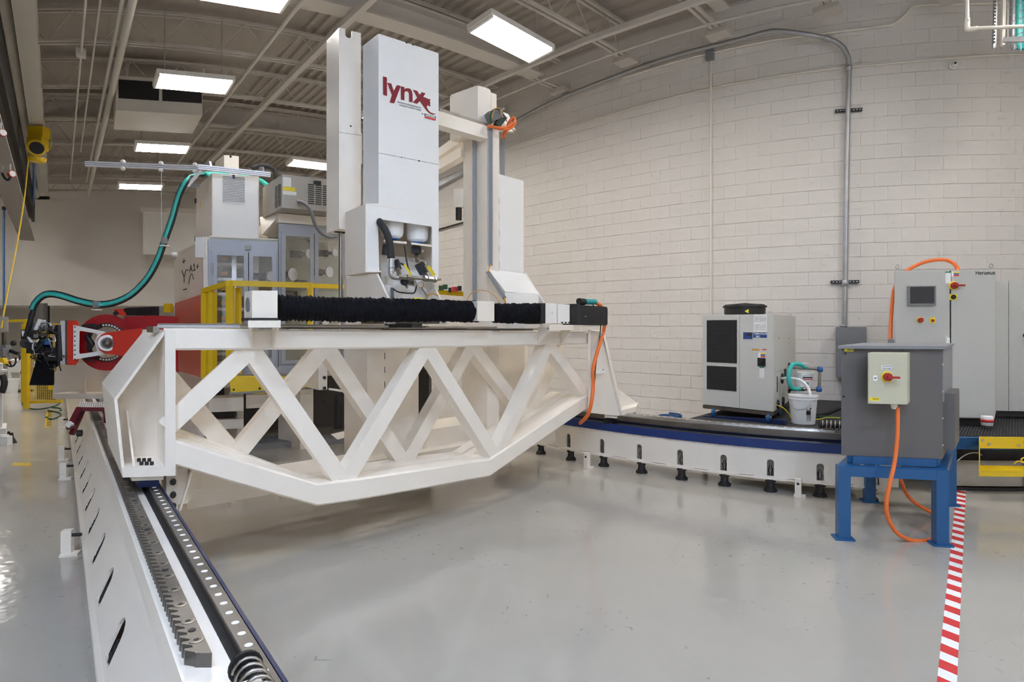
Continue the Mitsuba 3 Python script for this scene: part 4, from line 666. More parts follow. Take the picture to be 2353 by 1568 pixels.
part(k, 'bed', lsweep([(.36, .44), (.36, .57), (.655, .57), (.655, .02), (.635, .02), (.635, .55), (.4, .55), (.4, .44)], Y0, Y1), CREAM)
part(k, 'foot_flange', lsweep([(.17, .02), (.17, .085), (.2, .115), (.215, .115), (.215, .02)], Y0, Y1), CREAM)
# rack
pit = .048; n = int((12.6 - 1.83) * 1.2473 / pit); Pt, Pb = [], []
for i in range(n):
    for ds, c in ((0, .413), (.14, .413), (.36, .385), (.64, .385), (.86, .413)):
        Pt.append(((i + ds) * pit, c))
Pt = np.array(Pt + [(n * pit, .413)]); o = LP(0, 1.83)
def rp(P, z, sh): return np.array([o + LDIR * (s + sh) + A(c, 0, 0) * 1.0 for s, c in P]) * A(1, 1, 0) + A(0, 0, z)
tp, bt = rp(Pt, .618, 0), rp(Pt, .462, .03); bk, bb = rp([(s, .4635) for s, c in Pt], .618, 0), rp([(s, .4635) for s, c in Pt], .462, .03)
N = len(Pt); V = np.vstack([tp, bt, bk, bb]); f = []
for i in range(N - 1):
    f += [(i, i + 1, N + i + 1), (i, N + i + 1, N + i), (i, 2 * N + i, 2 * N + i + 1), (i, 2 * N + i + 1, i + 1), (2 * N + i, 3 * N + i, 3 * N + i + 1), (2 * N + i, 3 * N + i + 1, 2 * N + i + 1)]
f += [(0, N, 3 * N), (0, 3 * N, 2 * N)]
f = np.array(f); tm = trimesh.Trimesh(V, f, process=False); part(k, 'rack', (V, f[:, ::-1]), RACKM)
y = 1.905; i = 0
while y < 8.5:
    p = LP(.433, y, .618); q = part(k, 'rack_bolt', lathe([(.021, 0), (.021, .0015), (.0165, .002)], p, n=18), STEEL); add(q + '__socket', lathe([(.0165, .0), (.0165, .0022), (.009, .0022)], p, n=16), STEELD)
    add(q + '__hole', lathe([(.009, 0), (.009, .003)], p, n=6), BLACK)
    if i % 4 == 1: part(k, 'dowel_hole', lathe([(.012, 0), (.012, .0022)], LP(.433, y - .06, .618), n=14), BLACK)
    y += .122; i += 1
RY = 1.22
part(k, 'rail', lsweep([(.536, .57), (.622, .57), (.606, .585), (.612, .6), (.617, .62), (.556, .62), (.558, .603), (.552, .598), (.546, .588)], RY, 12.6), RACKM)
part(k, 'rail_side', lsweep([(.531, .571), (.537, .571), (.552, .596), (.549, .598)], RY, 12.6), BLACK)
part(k, 'edge_strip', lsweep([(.622, .57), (.645, .57), (.645, .606), (.63, .606)], RY, 12.6), NAVY)
y = 1.66
while y < 6.2:
    part(k, 'bolt_cap', lathe([(.0125, 0), (.0125, .0012)], LP(.586, y, .62), n=14), WHITECAP); y += .0705
for y in NS:
    part(k, 'levelling_bolt', lathe([(.014, 0), (.014, .04), (.026, .04), (.026, .075), (.018, .078), (.018, .105), (.013, .107), (.013, .13)], LP(.235, y, .10), (.2, .1, 1), 8), BLACK)
for i, (u, v, lab) in enumerate(((0, 0, 'nearest cream anchor post on the floor left of the long track'), (0, 0, 'second cream anchor post left of the long track, at mid distance'), (0, 0, 'third cream anchor post left of the long track, just beyond the second'), (0, 0, 'far cream anchor post left of the long track by the maroon step'))):
    p = A(((-3.107,4.259,0), (-4.68,6.364,0), (-5.351,7.249,0), (-7.05,9.532,0))[i]); q = thing('anchor_post', lab, 'anchor post')
    part(q, 'post', blk(p[0], p[1], 0, .062, .06, .175, .3), CREAM); part(q, 'foot', blk(p[0] + .02, p[1], 0, .11, .08, .018, .3), CREAM); part(q, 'jack_screw', rod(p + A(.03, 0, .14), p + A(.09, .01, .14), .012, 8), BLACK)
# spring bumper on the track
q = spring('bumper_spring', LP(.528, 1.70, .64), -LDIR, .22, .037, .0055, 6, 'black and steel bumper spring on the near end of the long left track')
part(q, 'bracket', cb(LP(.48, 1.55, .57), LDIR * .07, A(.04, .03, 0), A(0, 0, .09)), CREAM)

# ------------------------------------------------------------------ gantry bridge
k = GB = thing('gantry_bridge', 'white welded truss bridge spanning between the two track beds', 'gantry')
RC = lambda path, d0, d1, h: sweep(path, rect(d0, d1, 0, h))
def tz(path, za, zb): return [(x, y, za + (zb - za) * i / (len(path) - 1)) for i, (x, y) in enumerate(path)]
def box_sweep(path, d, h):
    c = .012; return sweep(path, [(c, 0), (d - c, 0), (d, c), (d, h - c), (d - c, h), (c, h), (0, h - c), (0, c)])
part(k, 'top_chord', box_sweep(tz([(-2.038,3.665),(-1.789,3.786),(-1.552,3.931),(-1.324,4.098),(-1.102,4.285),(-0.884,4.489),(-0.67,4.707),(-0.457,4.939),(-0.245,5.181),(-0.034,5.433),(0.177,5.694),(0.389,5.961),(0.601,6.235),(0.813,6.515)], 1.455, 1.408), .14, .132), CREAM)
FBC = [(-2.038,3.665,0.765), (-1.782,3.79,0.64), (-1.538,3.941,0.512), (-1.31,4.109,0.385), (-1.075,4.309,0.37), (-0.845,4.527,0.358), (-0.618,4.762,0.342), (-0.393,5.011,0.325), (-0.187,5.249,0.305), (0.056,5.543,0.41), (0.312,5.863,0.52), (0.568,6.193,0.625), (0.813,6.515,0.72)]
part(k, 'bottom_chord', box_sweep(FBC, .14, .152), CREAM)
def shift(P_, d):
    P_ = np.array(P_); t = np.gradient(P_[:, :2], axis=0); t /= np.linalg.norm(t, axis=1, keepdims=True); return [(x - b_ * d, y + a_ * d, z) for (x, y, z), (a_, b_) in zip(P_, t)]
TN, BN = [(-1.697,3.936,1.45), (-0.698,4.785,1.44), (0.328,5.993,1.42)], [(-1.204,4.301,0.5), (-0.171,5.378,0.44)]
EL, ER = (-2.112,3.724,0.985), (0.765,6.56,0.86)
def strut(a, b, w=.115, nm='diagonal'):
    a, b = A(a), A(b); nrm_ = unit(A(a[1] - b[1], b[0] - a[0], 0)); part(k, nm, bar(a, b, w, w, np.cross(b - a, nrm_), .01), CREAM)
    return
def strut2(a, b, w=.115):
    a, b = A(a), A(b); t = unit(b - a); h = unit(A(t[0], t[1], 0)); dn = A(-h[1], h[0], 0); up_ = np.cross(t, dn)
    part(k, 'diagonal', cb(a - dn * w / 2 - up_ * w / 2, b - a, dn * w, up_ * w, .01), CREAM)
strut2(EL, TN[0]); strut2(TN[0], BN[0]); strut2(BN[0], TN[1]); strut2(TN[1], BN[1]); strut2(BN[1], TN[2]); strut2(TN[2], ER)
# rear side of the truss, its diagonals set the other way round
part(k, 'top_chord', box_sweep(tz([(-2.288,4),(-2.036,4.114),(-1.795,4.252),(-1.564,4.411),(-1.339,4.588),(-1.119,4.782),(-0.903,4.991),(-0.689,5.213),(-0.476,5.446),(-0.265,5.689),(-0.053,5.941),(0.158,6.2),(0.369,6.467),(0.581,6.739)], 1.455, 1.408), .14, .132), CREAM)
part(k, 'bottom_chord', box_sweep(shift(FBC, .34), .14, .152), CREAM)
RT3, RB3 = [(-1.429,4.618,1.45), (-0.402,5.639,1.43)], [(-1.94,4.262,0.7), (-0.918,5.083,0.46), (0.123,6.267,0.66)]
strut2((-2.363,4.059,1.34), RB3[0]); strut2(RB3[0], RT3[0]); strut2(RT3[0], RB3[1]); strut2(RB3[1], RT3[1]); strut2(RT3[1], RB3[2]); strut2(RB3[2], (0.52,6.77,1.36))
# deck strips between the two bottom chords
for d0, d1 in ((.142, .238), (.244, .338)): part(k, 'deck_plate', sweep(FBC, rect(d0, d1, .125, .14)), CREAM)
# left end bracket
q = part(k, 'end_bracket', plate([(-2.521,3.92,0.75), (-2.559,3.917,1.165), (-2.312,3.951,1.56), (-2.25,3.962,1.56), (-2.25,3.962,0.75)], (-.01, .016, 0)), CREAM, label='left end bracket standing on the near track')
def slab(a, b, a2, b2, th): return plate([a, b, b2, a2], th)
add(q + '__side_flange', slab((-2.328,3.64,0.7), (-2.374,3.635,1.165), (-3.1,4.676,0.7), (-3.147,4.672,1.165), (.014, .008, 0)), CREAM)
add(q + '__slope_flange', slab((-2.374,3.635,1.165), (-2.101,3.675,1.57), (-3.147,4.672,1.165), (-2.713,4.495,1.57), (.012, .006, -.008)), CREAM)
add(q + '__end_plate', quad((-2.082,3.656), (-2.025,3.668), (-2.761,4.654), .70, 1.575), CREAM)
add(q + '__foot', quad((-2.313,3.621), (-2.082,3.656), (-2.864,4.704), .70, .757), CREAM)
add(q + '__rib', plate([(-2.449,3.918,0.757), (-2.482,3.914,1.06), (-2.459,3.884,1.06), (-2.283,3.668,0.757)], (.012, .004, 0)), CREAM)
for i in range(3):
    for j in range(2):
        p = A(((-2.324,3.795,0.757), (-2.292,3.795,0.757), (-2.259,3.795,0.757), (-2.25,3.7,0.757), (-2.218,3.7,0.757), (-2.187,3.7,0.757))[i + 3 * j]); part(k, 'foot_bolt', rod(p, p + A(0, 0, .02), .011, 10), BLACK)
part(k, 'top_pad', quad((-2.236,3.796), (-2.201,3.803), (-2.358,3.998), 1.56, 1.6), STEEL)
part(k, 'carriage', quad((-2.288,3.667), (-2.113,3.696), (-2.764,4.543), .668, .70), CREAM); part(k, 'carriage', quad((-2.269,3.691), (-2.149,3.711), (-2.413,4.045), .622, .668), NAVY)
part(k, 'carriage', quad((-2.661,4.228), (-2.542,4.246), (-2.764,4.543), .622, .668), NAVY)
# right end bracket
q = part(k, 'end_bracket', plate([(0.832,6.56,1.553), (0.99,6.68,1.543), (1.001,6.69,1.476), (1.253,6.95,0.572), (0.832,6.56,0.668)], (.10, .55, 0)), CREAM, label='right end bracket standing on the wall track')
add(q + '__end_plate', plate([(0.805,6.46,1.563), (0.834,6.47,1.563), (0.834,6.47,0.666), (0.805,6.46,0.677)], (.1, .7, 0)), CREAM)
add(q + '__slope_flange', plate([(0.987,6.66,1.533), (1.006,6.66,1.476), (1.258,6.92,0.577), (1.233,6.92,0.577)], (.11, .6, 0)), CREAM)
add(q + '__foot', plate([(1.233,6.92,0.577), (1.453,7.1,0.601), (1.453,7.1,0.662), (1.233,6.92,0.641)], (.11, .45, 0)), CREAM)
add(q + '__rib', plate([(1.247,7.2,0.854), (1.524,7.42,0.657), (1.524,7.42,0.614), (1.302,7.25,0.616)], (.01, .02, 0)), CREAM)
part(k, 'carriage', plate([(1.032,6.8,0.619), (1.249,6.95,0.572), (1.249,6.95,0.543), (1.032,6.8,0.58)], (.1, .4, 0)), CREAM); part(k, 'carriage', quad((1.035,6.85), (1.238,7), (1.374,7.3), .5, .55), BLACK); part(k, 'carriage', quad((1.258,7), (1.367,7.1), (1.499,7.4), .5, .56), BLACK)
q = part(k, 'cable_clip', bar((0.861,6.5,1.108), (1.01,6.62,1.113), .015, .04), WHITEP); add(q + '__screw', rod((0.988,6.6,1.129), A((0.988,6.6,1.129)) + A(-.005, -.02, 0), .006, 6), BLACK)
# top rails
part(k, 'top_rail', box_sweep(tz([(-2.152,3.696),(-2.01,3.755),(-1.872,3.823),(-1.738,3.898)], 1.587, 1.587), .05, .03), ALU); part(k, 'top_rail', box_sweep(tz([(-1.525,4.035),(-1.369,4.15),(-1.217,4.274),(-1.067,4.407),(-0.919,4.546)], 1.583, 1.578), .05, .03), STEEL)
part(k, 'top_rail', box_sweep(tz([(-0.952,4.515),(-0.784,4.681),(-0.617,4.856),(-0.452,5.038),(-0.287,5.226),(-0.122,5.42),(0.042,5.62),(0.207,5.824)], 1.572, 1.558), .04, .018), STEELD); part(k, 'top_rail', box_sweep(tz([(-2.162,4.119),(-1.745,4.355),(-1.352,4.652),(-0.974,4.997),(-0.603,5.383),(-0.236,5.8),(0.129,6.243),(0.496,6.707)], 1.587, 1.557), .05, .03), STEEL)
# shelf brackets on the front of the top chord
def shelf(u0, u1, vt, vm, vb, d, pts):
    q = part(k, 'shelf_bracket', plate(pts[0], pts[4]), CREAM)
    add(q + '__front', plate(pts[1], pts[5]), CREAM); add(q + '__gusset', plate(pts[2], pts[5]), CREAM); add(q + '__gusset_001', plate(pts[3], pts[5]), CREAM)
shelf(0, 0, 0, 0, 0, 0, ([(-1.575,3.635,1.634), (-1.427,3.731,1.635), (-1.557,4.07,1.638), (-1.718,3.965,1.637)], [(-1.575,3.635,1.634), (-1.427,3.731,1.635), (-1.427,3.731,1.592), (-1.575,3.635,1.592)],
    [(-1.571,3.637,1.595), (-1.652,3.859,1.462), (-1.652,3.859,1.594)], [(-1.434,3.727,1.595), (-1.547,3.927,1.46), (-1.547,3.927,1.594)], (0, 0, -.012), (.008, .008, 0)))
shelf(0, 0, 0, 0, 0, 0, ([(0.341,5.589,1.612), (0.589,5.909,1.613), (0.642,6.445,1.614), (0.372,6.096,1.613)], [(0.341,5.589,1.612), (0.589,5.909,1.613), (0.589,5.909,1.562), (0.341,5.589,1.564)],
    [(0.35,5.6,1.568), (0.245,5.771,1.427), (0.245,5.771,1.592)], [(0.574,5.89,1.566), (0.484,6.076,1.418), (0.484,6.076,1.591)], (0, 0, -.012), (.008, .008, 0)))
# ballscrew drive
k = thing('screw_drive', 'ball screw drive with black fabric bellows lying along the top of the white bridge', 'screw drive')
q = part(k, 'end_housing', plate([(-1.575,3.691,1.816), (-1.451,3.772,1.821), (-1.451,3.772,1.648), (-1.575,3.691,1.647)], A(-.105, .133, 0)), CREAM)
HC = Face((-1.632,3.737),(-1.547,3.624),1.66)
add(q + '__bore', lathe([(.045, 0), (.045, .004), (.03, .005), (.03, .002)], A((-1.575,3.691,1.732)) + A(-.0525, .0665, 0), (-.78, -.62, 0), 24), GREYPL)
add(q + '__base', plate([(-1.58,3.659,1.65), (-1.438,3.753,1.651), (-1.438,3.753,1.635), (-1.58,3.659,1.634)], (-.105, .133, 0)), BLACK)
def bellows(nm, pts, r0, r1, pitch, seed):
    c = curve(pts, 12); L = np.concatenate([[0], np.cumsum(np.linalg.norm(np.diff(c, axis=0), axis=1))]); n = int(L[-1] / pitch * 4)
    s = np.linspace(0, L[-1], n + 1); p = np.stack([np.interp(s, L, c[:, i]) for i in range(3)], 1)
    rr = (r0 + (r1 - r0) * s / L[-1]) * (1 + .085 * np.cos(np.arange(n + 1) * math.pi / 2)) ; v, f = tube(p, rr, 22)
    nz = meshkit.fbm(v * 34 + seed, 3); ax = np.vstack([np.repeat(p, 22, 0), p[:1], p[-1:]]); d = v - ax; v = ax + d * (1 + .42 * (nz[:, None] - .5)); part(k, nm, (v, f), BLACKF, True)
bellows('bellows', [(-1.483,3.864,1.716), (-1.211,4.071,1.713), (-0.918,4.334,1.715), (-0.589,4.67,1.72), (-0.295,4.999,1.718)], .077, .081, .026, 3)
bellows('bellows', [(-0.142,5.178,1.711), (0.052,5.413,1.712), (0.301,5.724,1.723)], .078, .088, .03, 9)
part(k, 'nut_housing', plate([(-0.277,4.879,1.802), (-0.146,5.033,1.805), (-0.146,5.033,1.64), (-0.277,4.879,1.642)], (-.118, .148, 0)), CREAM)
part(k, 'black_plate', plate([(0.262,5.519,1.805), (0.305,5.573,1.811), (0.305,5.573,1.628), (0.262,5.519,1.62)], (-.124, .156, 0)), BLACK)
part(k, 'gear_housing', plate([(0.307,5.576,1.811), (0.419,5.719,1.812), (0.419,5.719,1.629), (0.307,5.576,1.628)], (-.118, .148, 0)), WHITEP)
part(k, 'gear_housing', plate([(0.434,5.754,1.81), (0.56,5.918,1.811), (0.56,5.918,1.625), (0.434,5.754,1.629)], (-.118, .148, 0)), WHITEP)
for u in (1292, 1299, 1306): part(k, 'window', plate([A((0.47,5.793,1.641)) + (A((0.545,5.89,1.642)) - A((0.47,5.793,1.641))) * (u - 1292) / 14, A((0.488,5.817,1.642)) + (A((0.545,5.89,1.642)) - A((0.47,5.793,1.641))) * (u - 1292) / 14, A((0.488,5.817,1.629)) + (A((0.545,5.89,1.642)) - A((0.47,5.793,1.641))) * (u - 1292) / 14, A((0.47,5.793,1.629)) + (A((0.545,5.89,1.642)) - A((0.47,5.793,1.641))) * (u - 1292) / 14], (.0, .01, 0)), BLACK)
q = part(k, 'motor', bar((0.592,6.115,1.714), (0.96,6.602,1.708), .17, .2, (0, 0, 1), .02), BLACK); add(q + '__flange', bar((0.579,6.099,1.718), (0.612,6.141,1.718), .18, .21, c=.01), RUBBER)
add(q + '__warning', plate([(0.738,6.167,1.697), (0.759,6.195,1.697), (0.748,6.181,1.715)], (.0, .004, 0)), LABELW)
part(k, 'connector', rod((0.682,6.217,1.853), (0.745,6.3,1.852), .035, 10), BLACK); part(k, 'connector', rod((0.745,6.3,1.852), (0.882,6.483,1.859), .03, 14), TEAL, True)
one('orange_cable', tube(curve([(0.882,6.483,1.855), (0.951,6.544,1.82), (0.998,6.607,1.76), (1.016,6.662,1.671), (1.01,6.746,1.528), (0.931,6.5,1.391), (0.878,6.42,1.256), (0.845,6.38,1.122), (0.853,6.4,0.983), (0.828,6.35,0.806), (0.793,6.4,0.663), (0.738,6.6,0.549)], 8), .02, 10), ORANGE, 'orange cable drooping from the motor at the right end of the white bridge', 'cable', True)
one('green_cable', tube(curve([(0.849,6.408,1.829), (0.911,6.46,1.738), (0.946,6.506,1.623), (0.956,6.644,1.481), (0.901,6.45,1.301), (0.882,6.45,1.139), (0.88,6.5,0.996), (0.871,6.5,0.88)], 6), .007, 6), GREEN, 'thin green cable beside the orange cable at the right end of the bridge', 'cable', True)
one('copper_tube', tube(curve([(-0.389,5.371,1.83), (-0.379,5.38,1.869), (-0.323,5.359,1.906), (-0.247,5.357,1.914), (-0.17,5.357,1.883), (-0.116,5.337,1.821), (-0.108,5.317,1.76), (-0.152,5.238,1.701)], 7), .004, 6), GAUGE, 'thin copper tube arching over the white nut housing', 'tube', True)
# low beam under the bridge
k = thing('lower_beam', 'cream folded beam hanging low behind the front of the white bridge', 'beam')
part(k, 'beam', quad((-2.247,4.214), (0.481,6.721), (0.173,6.966), .33, .455), CREAM); part(k, 'end_plate', plate([(-2.231,4.218,0.47), (-1.83,4.445,0.409), (-1.993,4.384,0.567), (-2.231,4.218,0.63)], (.01, .02, 0)), CREAM)
for b in ((-1.999,4.382,0.33), (-1.741,4.558,0.33), (-1.477,4.751,0.33)):
    b = A(b); part(k, 'fold', plate([b, b + A(-.09, .06, 0), b + A(-.05, .04, -.045)], A(.01, .015, 0)), CREAM); part(k, 'hole', lathe([(.01, 0), (.01, .004)], b + A(.012, -.004, .16), (.3, -1, 0), 10), BLACK)
k = thing('track_clamp', 'cream clamp bracket with black bolts under the left end of the bridge', 'bracket')
part(k, 'plate', quad((-2.116,3.854), (-2.068,3.888), (-2.179,4.209), .47, .70), CREAM); part(k, 'fin', plate([(-1.987,3.816,0.72), (-2.082,3.793,0.45), (-2.199,4.03,0.45), (-2.147,4.043,0.72)], (.01, 0, 0)), CREAM)
part(k, 'side_plate', quad((-2.162,3.81), (-2.102,3.834), (-2.27,4.072), .44, .68), CREAM)
for t in (.48, .55, .63): part(k, 'bolt', rod(A((-2.118,3.808,0.621)) * A(1, 1, 0) + A(0, 0, t), A((-2.101,3.777,0.629)) * A(1, 1, 0) + A(0, 0, t), .018, 8), BLACK)

# ------------------------------------------------------------------ lettered tower on the bridge
k = TW = thing('machine_tower', 'tall white lettered machine column with hoses and two white air tanks, rising from the bridge', 'machine column')
FW = Face((-1.163,4.839),(-0.634,5.265),2.03)
a, b, d = FW.p(0.113,0.447, 0), A(*(-0.634,5.265)), A(*(-0.812,5.478))
part(k, 'cabinet', quad(a, b, d, 2.58, 3.96, .008), WHITEP)
part(k, 'front_plate', FW.poly([(-0,0.545),(0.113,0.559),(0.68,0.593),(0.68,-0.005),(0.614,-0.005),(0.614,0.425),(0.105,0.435),(0.121,0.019),(-0,0.006)], .012, -.012), WHITEP)
part(k, 'panel_seam', FW.box(0.113,0.966, FW.w - (0.113,0.966)[0], .003, .001, .0005), GREYPL)
part(k, 'screw', FW.disc(0.366,1.929, .008, .002, 0, 8), BLACK); part(k, 'screw', FW.disc(0.426,1.93, .008, .002, 0, 8), BLACK); part(k, 'screw', FW.disc(0.486,0.966, .008, .002, 0, 8), BLACK); part(k, 'screw', FW.disc(0.321,0.967, .006, .002, 0, 8), GREYPL)
L0 = .002
logo = part(k, 'logo', FW.poly([(0.15,1.593),(0.185,1.594),(0.187,1.444),(0.152,1.444)], .0016, L0), REDL, label='dark red lettering with a leaping cat')
for nm, P_ in (('letter', [(0.188,1.552),(0.225,1.553),(0.247,1.499),(0.276,1.554),(0.312,1.555),(0.251,1.398),(0.21,1.396),(0.23,1.46)]),
               ('letter', [(0.312,1.552),(0.345,1.555),(0.346,1.538),(0.361,1.549),(0.384,1.554),(0.404,1.551),(0.418,1.533),(0.421,1.513),(0.423,1.447),(0.389,1.443),(0.388,1.512),(0.38,1.524),(0.366,1.527),(0.353,1.519),(0.345,1.507),(0.346,1.444),(0.313,1.444)]),
               ('letter_and_cat', [(0.425,1.552),(0.467,1.552),(0.489,1.524),(0.511,1.552),(0.546,1.55),(0.524,1.515),(0.552,1.514),(0.573,1.509),(0.597,1.513),(0.588,1.5),(0.595,1.48),(0.59,1.468),(0.597,1.454),(0.587,1.449),(0.573,1.455),(0.561,1.449),(0.559,1.436),(0.573,1.416),(0.593,1.401),(0.618,1.396),(0.649,1.398),(0.635,1.389),(0.606,1.386),(0.577,1.394),(0.552,1.41),(0.524,1.439),(0.491,1.472),(0.463,1.442),(0.424,1.446),(0.467,1.496)])):
    add(numbered(f'{logo}__{nm}'), FW.poly(P_, .0016, L0), REDL)
s0, t0 = 0.277,1.412; s1, t1 = 0.503,1.415
part(k, 'lettering', FW.text('Automated Fiber Placement Machines', s0, t0, .0135, .0012, L0, w=s1 - s0), GREYPL)
s0, t0 = 0.291,1.392; s1, t1 = 0.505,1.393
part(k, 'lettering', FW.text('...Leading the Productivity Challenge', s0, t0, .0135, .0012, L0, w=s1 - s0), GREYPL); s0, t0 = 0.511,1.367
part(k, 'lettering', FW.text('BY', s0, t0, .009, .0012, L0), BLACK)
q = part(k, 'maker_plate', FW.poly([(0.538,1.378),(0.649,1.376),(0.649,1.36),(0.538,1.361)], .0016, L0), BLACK, label='small black outlined plate'); add(q + '__field', FW.poly([(0.546,1.373),(0.641,1.372),(0.641,1.364),(0.546,1.364)], .0022, L0), LABELW)
part(k, 'red_plate', FW.poly([(0.538,1.355),(0.649,1.354),(0.649,1.339),(0.538,1.34)], .0016, L0), REDST)
# lower housing shell
HL, HR, HB = A(*(-1.163,4.839)), A(*(-0.634,5.265)), A(*(-1.43,5.22))
part(k, 'housing', plate([A(*HL, 2.03), A(*HB, 2.03), A(*HB, 2.575), A(*HL, 2.575)], (.012, .004, 0)), CREAM, label='open fronted lower housing')
hs = M(); hs += plate([A(*HL, 2.575), A(*HB, 2.575), A(*(HB + (HR - HL)), 2.575), A(*HR, 2.575)], (0, 0, -.012)); hs += plate([A(*HB, 2.03), A(*(HB + HR - HL), 2.03), A(*(HB + HR - HL), 2.575), A(*HB, 2.575)], (.01, .012, 0))
hs += plate([A(*HR, 2.03), A(*(HB + HR - HL), 2.03), A(*(HB + HR - HL), 2.575), A(*HR, 2.575)], (-.012, 0, 0)); hs += plate([A(*HL, 2.03), A(*HB, 2.03), A(*HB, 2.03) + A(.14, .01, 0), A(*HL, 2.03) + A(.12, .01, 0)], (0, 0, .012))
part(k, 'housing_shell', hs, CREAM)
# tanks, shelves, valves, hose
for (p, z0, z1) in (((-1.015,5.157,2.34), 0, 0), ((-0.826,5.319,2.33), 0, 0)):
    p = A(p); part(k, 'air_tank', lathe([(.001, 0), (.055, .004), (.085, .02), (.095, .05), (.097, .10), (.097, .26)], p, n=28), PLASTW, 35, label='white air tank'); part(k, 'tank_ring', lathe([(.055, -.006), (.055, .004)], p, n=20), PIPEBLUE)
part(k, 'tank_shelf', plate([(-1.047,4.975,2.307), (-0.879,5.093,2.306), (-0.94,5.45,2.355), (-1.12,5.324,2.357)], (0, 0, -.018)), CREAM); part(k, 'tank_shelf', plate([(-0.844,5.105,2.304), (-0.69,5.235,2.299), (-0.738,5.602,2.348), (-0.905,5.475,2.355)], (0, 0, -.018)), CREAM)
part(k, 'inner_plate', plate([(-1.133,5.209,2.214), (-0.722,5.507,2.198), (-0.675,5.354,1.791), (-1.072,5.064,1.781)], (.0, .01, 0)), WHITEP); part(k, 'inner_plate', plate([(-1.068,5.041,1.946), (-0.724,5.29,1.925), (-0.666,5.281,1.638), (-1.026,5.016,1.636)], (0, .01, 0)), WHITEP)
part(k, 'hose', tube(curve([(-1.092,4.971,2.47), (-1.064,4.91,2.435), (-1.03,4.88,2.395), (-1.001,4.873,2.341), (-0.983,4.872,2.286), (-0.974,4.879,2.217), (-0.969,4.882,2.144)], 7), .03, 14), RUBBER, True, label='thick black hose')
part(k, 'ferrule', lathe([(.028, 0), (.028, .055), (.032, .055), (.032, .075), (.025, .08), (.03, .085), (.03, .11)], (-0.969,4.882,2.147), (0, 0, -1), 16), ALU, 30)
part(k, 'elbow', tube(curve([(-0.968,4.883,2.046), (-0.968,4.883,2.019), (-0.956,4.891,1.998), (-0.931,4.909,1.993), (-0.903,4.928,1.993)], 5), .023, 12), ALU, True)
part(k, 'manifold', rod((-0.928,4.911,2), (-0.642,5.151,1.994), .015, 12), STEEL, True)
for p, q, r in (((-0.916,4.906,1.999), (-0.86,4.946,1.996), .023), ((-0.857,4.948,1.999), (-0.835,4.964,1.997), .027), ((-0.734,5.052,1.997), (-0.712,5.07,1.995), .028), ((-0.705,5.075,1.995), (-0.659,5.111,1.991), .024), ((-0.659,5.111,1.991), (-0.642,5.124,1.99), .029), ((-0.642,5.124,1.99), (-0.602,5.155,1.998), .011)): part(k, 'fitting', lathe([(r * .9, 0), (r, .004), (r, np.linalg.norm(A(q) - A(p)))], p, A(q) - A(p), 6), STEEL)
part(k, 'valve_block', bar((-0.825,5.24,2.289), (-0.825,5.24,2.225), .075, .07, (1, 0, 0)), BLACK); part(k, 'valve_block', bar((-0.96,5.008,2.137), (-0.937,4.998,2.068), .06, .06, (1, 0, 0)), BLACK); part(k, 'valve_block', bar((-0.783,5.11,2.126), (-0.737,5.118,2.042), .075, .07, (1, 0, 0)), BLACK); part(k, 'valve_block', bar((-1.053,5.077,2.282), (-1.06,5.072,2.194), .03, .04, (1, 0, 0)), BLACK)
for p, q, r in (((-0.822,5.242,2.222), (-0.804,5.175,2.151), .018), ((-0.784,5.216,2.245), (-0.76,5.181,2.24), .012), ((-0.933,4.974,2.065), (-0.908,4.938,2.009), .022), ((-0.743,5.113,2.049), (-0.713,5.082,2.01), .022), ((-0.743,5.086,2.123), (-0.718,5.065,2.128), .014), ((-0.883,5.036,1.96), (-0.809,5.091,1.956), .02), ((-0.843,5.012,1.994), (-0.837,5.043,1.96), .016), ((-0.814,5.033,1.995), (-0.801,5.042,1.931), .012), ((-0.872,4.991,1.939), (-0.852,4.938,1.914), .01), ((-0.727,5.233,1.854), (-0.774,5.197,1.927), .009)): part(k, 'fitting', rod(p, q, r, 8), STEEL)
part(k, 'regulator', lathe([(.02, 0), (.032, .005), (.032, .03), (.02, .035)], (-0.888,5.006,1.965), (.4, -1, 0), 14), BLACK)
part(k, 'valve_lever', bar((-0.864,4.889,2.096), (-0.812,4.914,2.011), .018, .006, (0, 1, 0)), YELB, label='yellow valve lever'); part(k, 'valve_lever', bar((-0.69,4.992,2.092), (-0.641,5.03,2.02), .028, .008, (0, 1, 0)), YELB, label='yellow valve lever'); part(k, 'valve_lever', bar((-0.811,5.035,1.827), (-0.75,5.081,1.823), .02, .02), YELB, label='yellow valve lever')
part(k, 'lever_root', bar((-0.896,4.893,2.107), (-0.858,4.894,2.086), .016, .008, (0, 1, 0)), BLACK)
q = part(k, 'gauge', lathe([(.026, 0), (.026, .022), (.02, .022)], (-0.767,5.149,1.949), (-.1, -1, 0), 20), GAUGE); add(q + '__dial', lathe([(.021, 0), (.021, .002)], A((-0.767,5.149,1.949)) + A(-.002, -.0225, 0), (-.1, -1, 0), 18), LABELW)
part(k, 'sight_gauge', bar((-0.992,5.039,1.917), (-0.984,5.018,1.815), .024, .02, (0, 1, 0)), SCREEN); part(k, 'tag', bar((-0.83,4.954,2.042), (-0.808,4.971,2.023), .03, .002, (0, 1, 0)), LABELW)
for nm, pts in (('tube', [(-0.976,4.997,1.911), (-0.946,5.005,1.886), (-0.904,5.034,1.877), (-0.827,5.09,1.876), (-0.806,5.093,1.902), (-0.795,5.074,1.944)]), ('tube', [(-0.902,5.103,2.271), (-0.881,5.065,2.179), (-0.853,5.005,2.083), (-0.829,4.969,2.04)])): part(k, nm, tube(curve(pts, 6), .006, 7), BLACK, True)
part(k, 'tube', tube(curve([(-0.733,5.094,1.818), (-0.703,5.09,1.858), (-0.659,5.084,1.872), (-0.615,5.078,1.854)], 6), .006, 7), GAUGE, True)
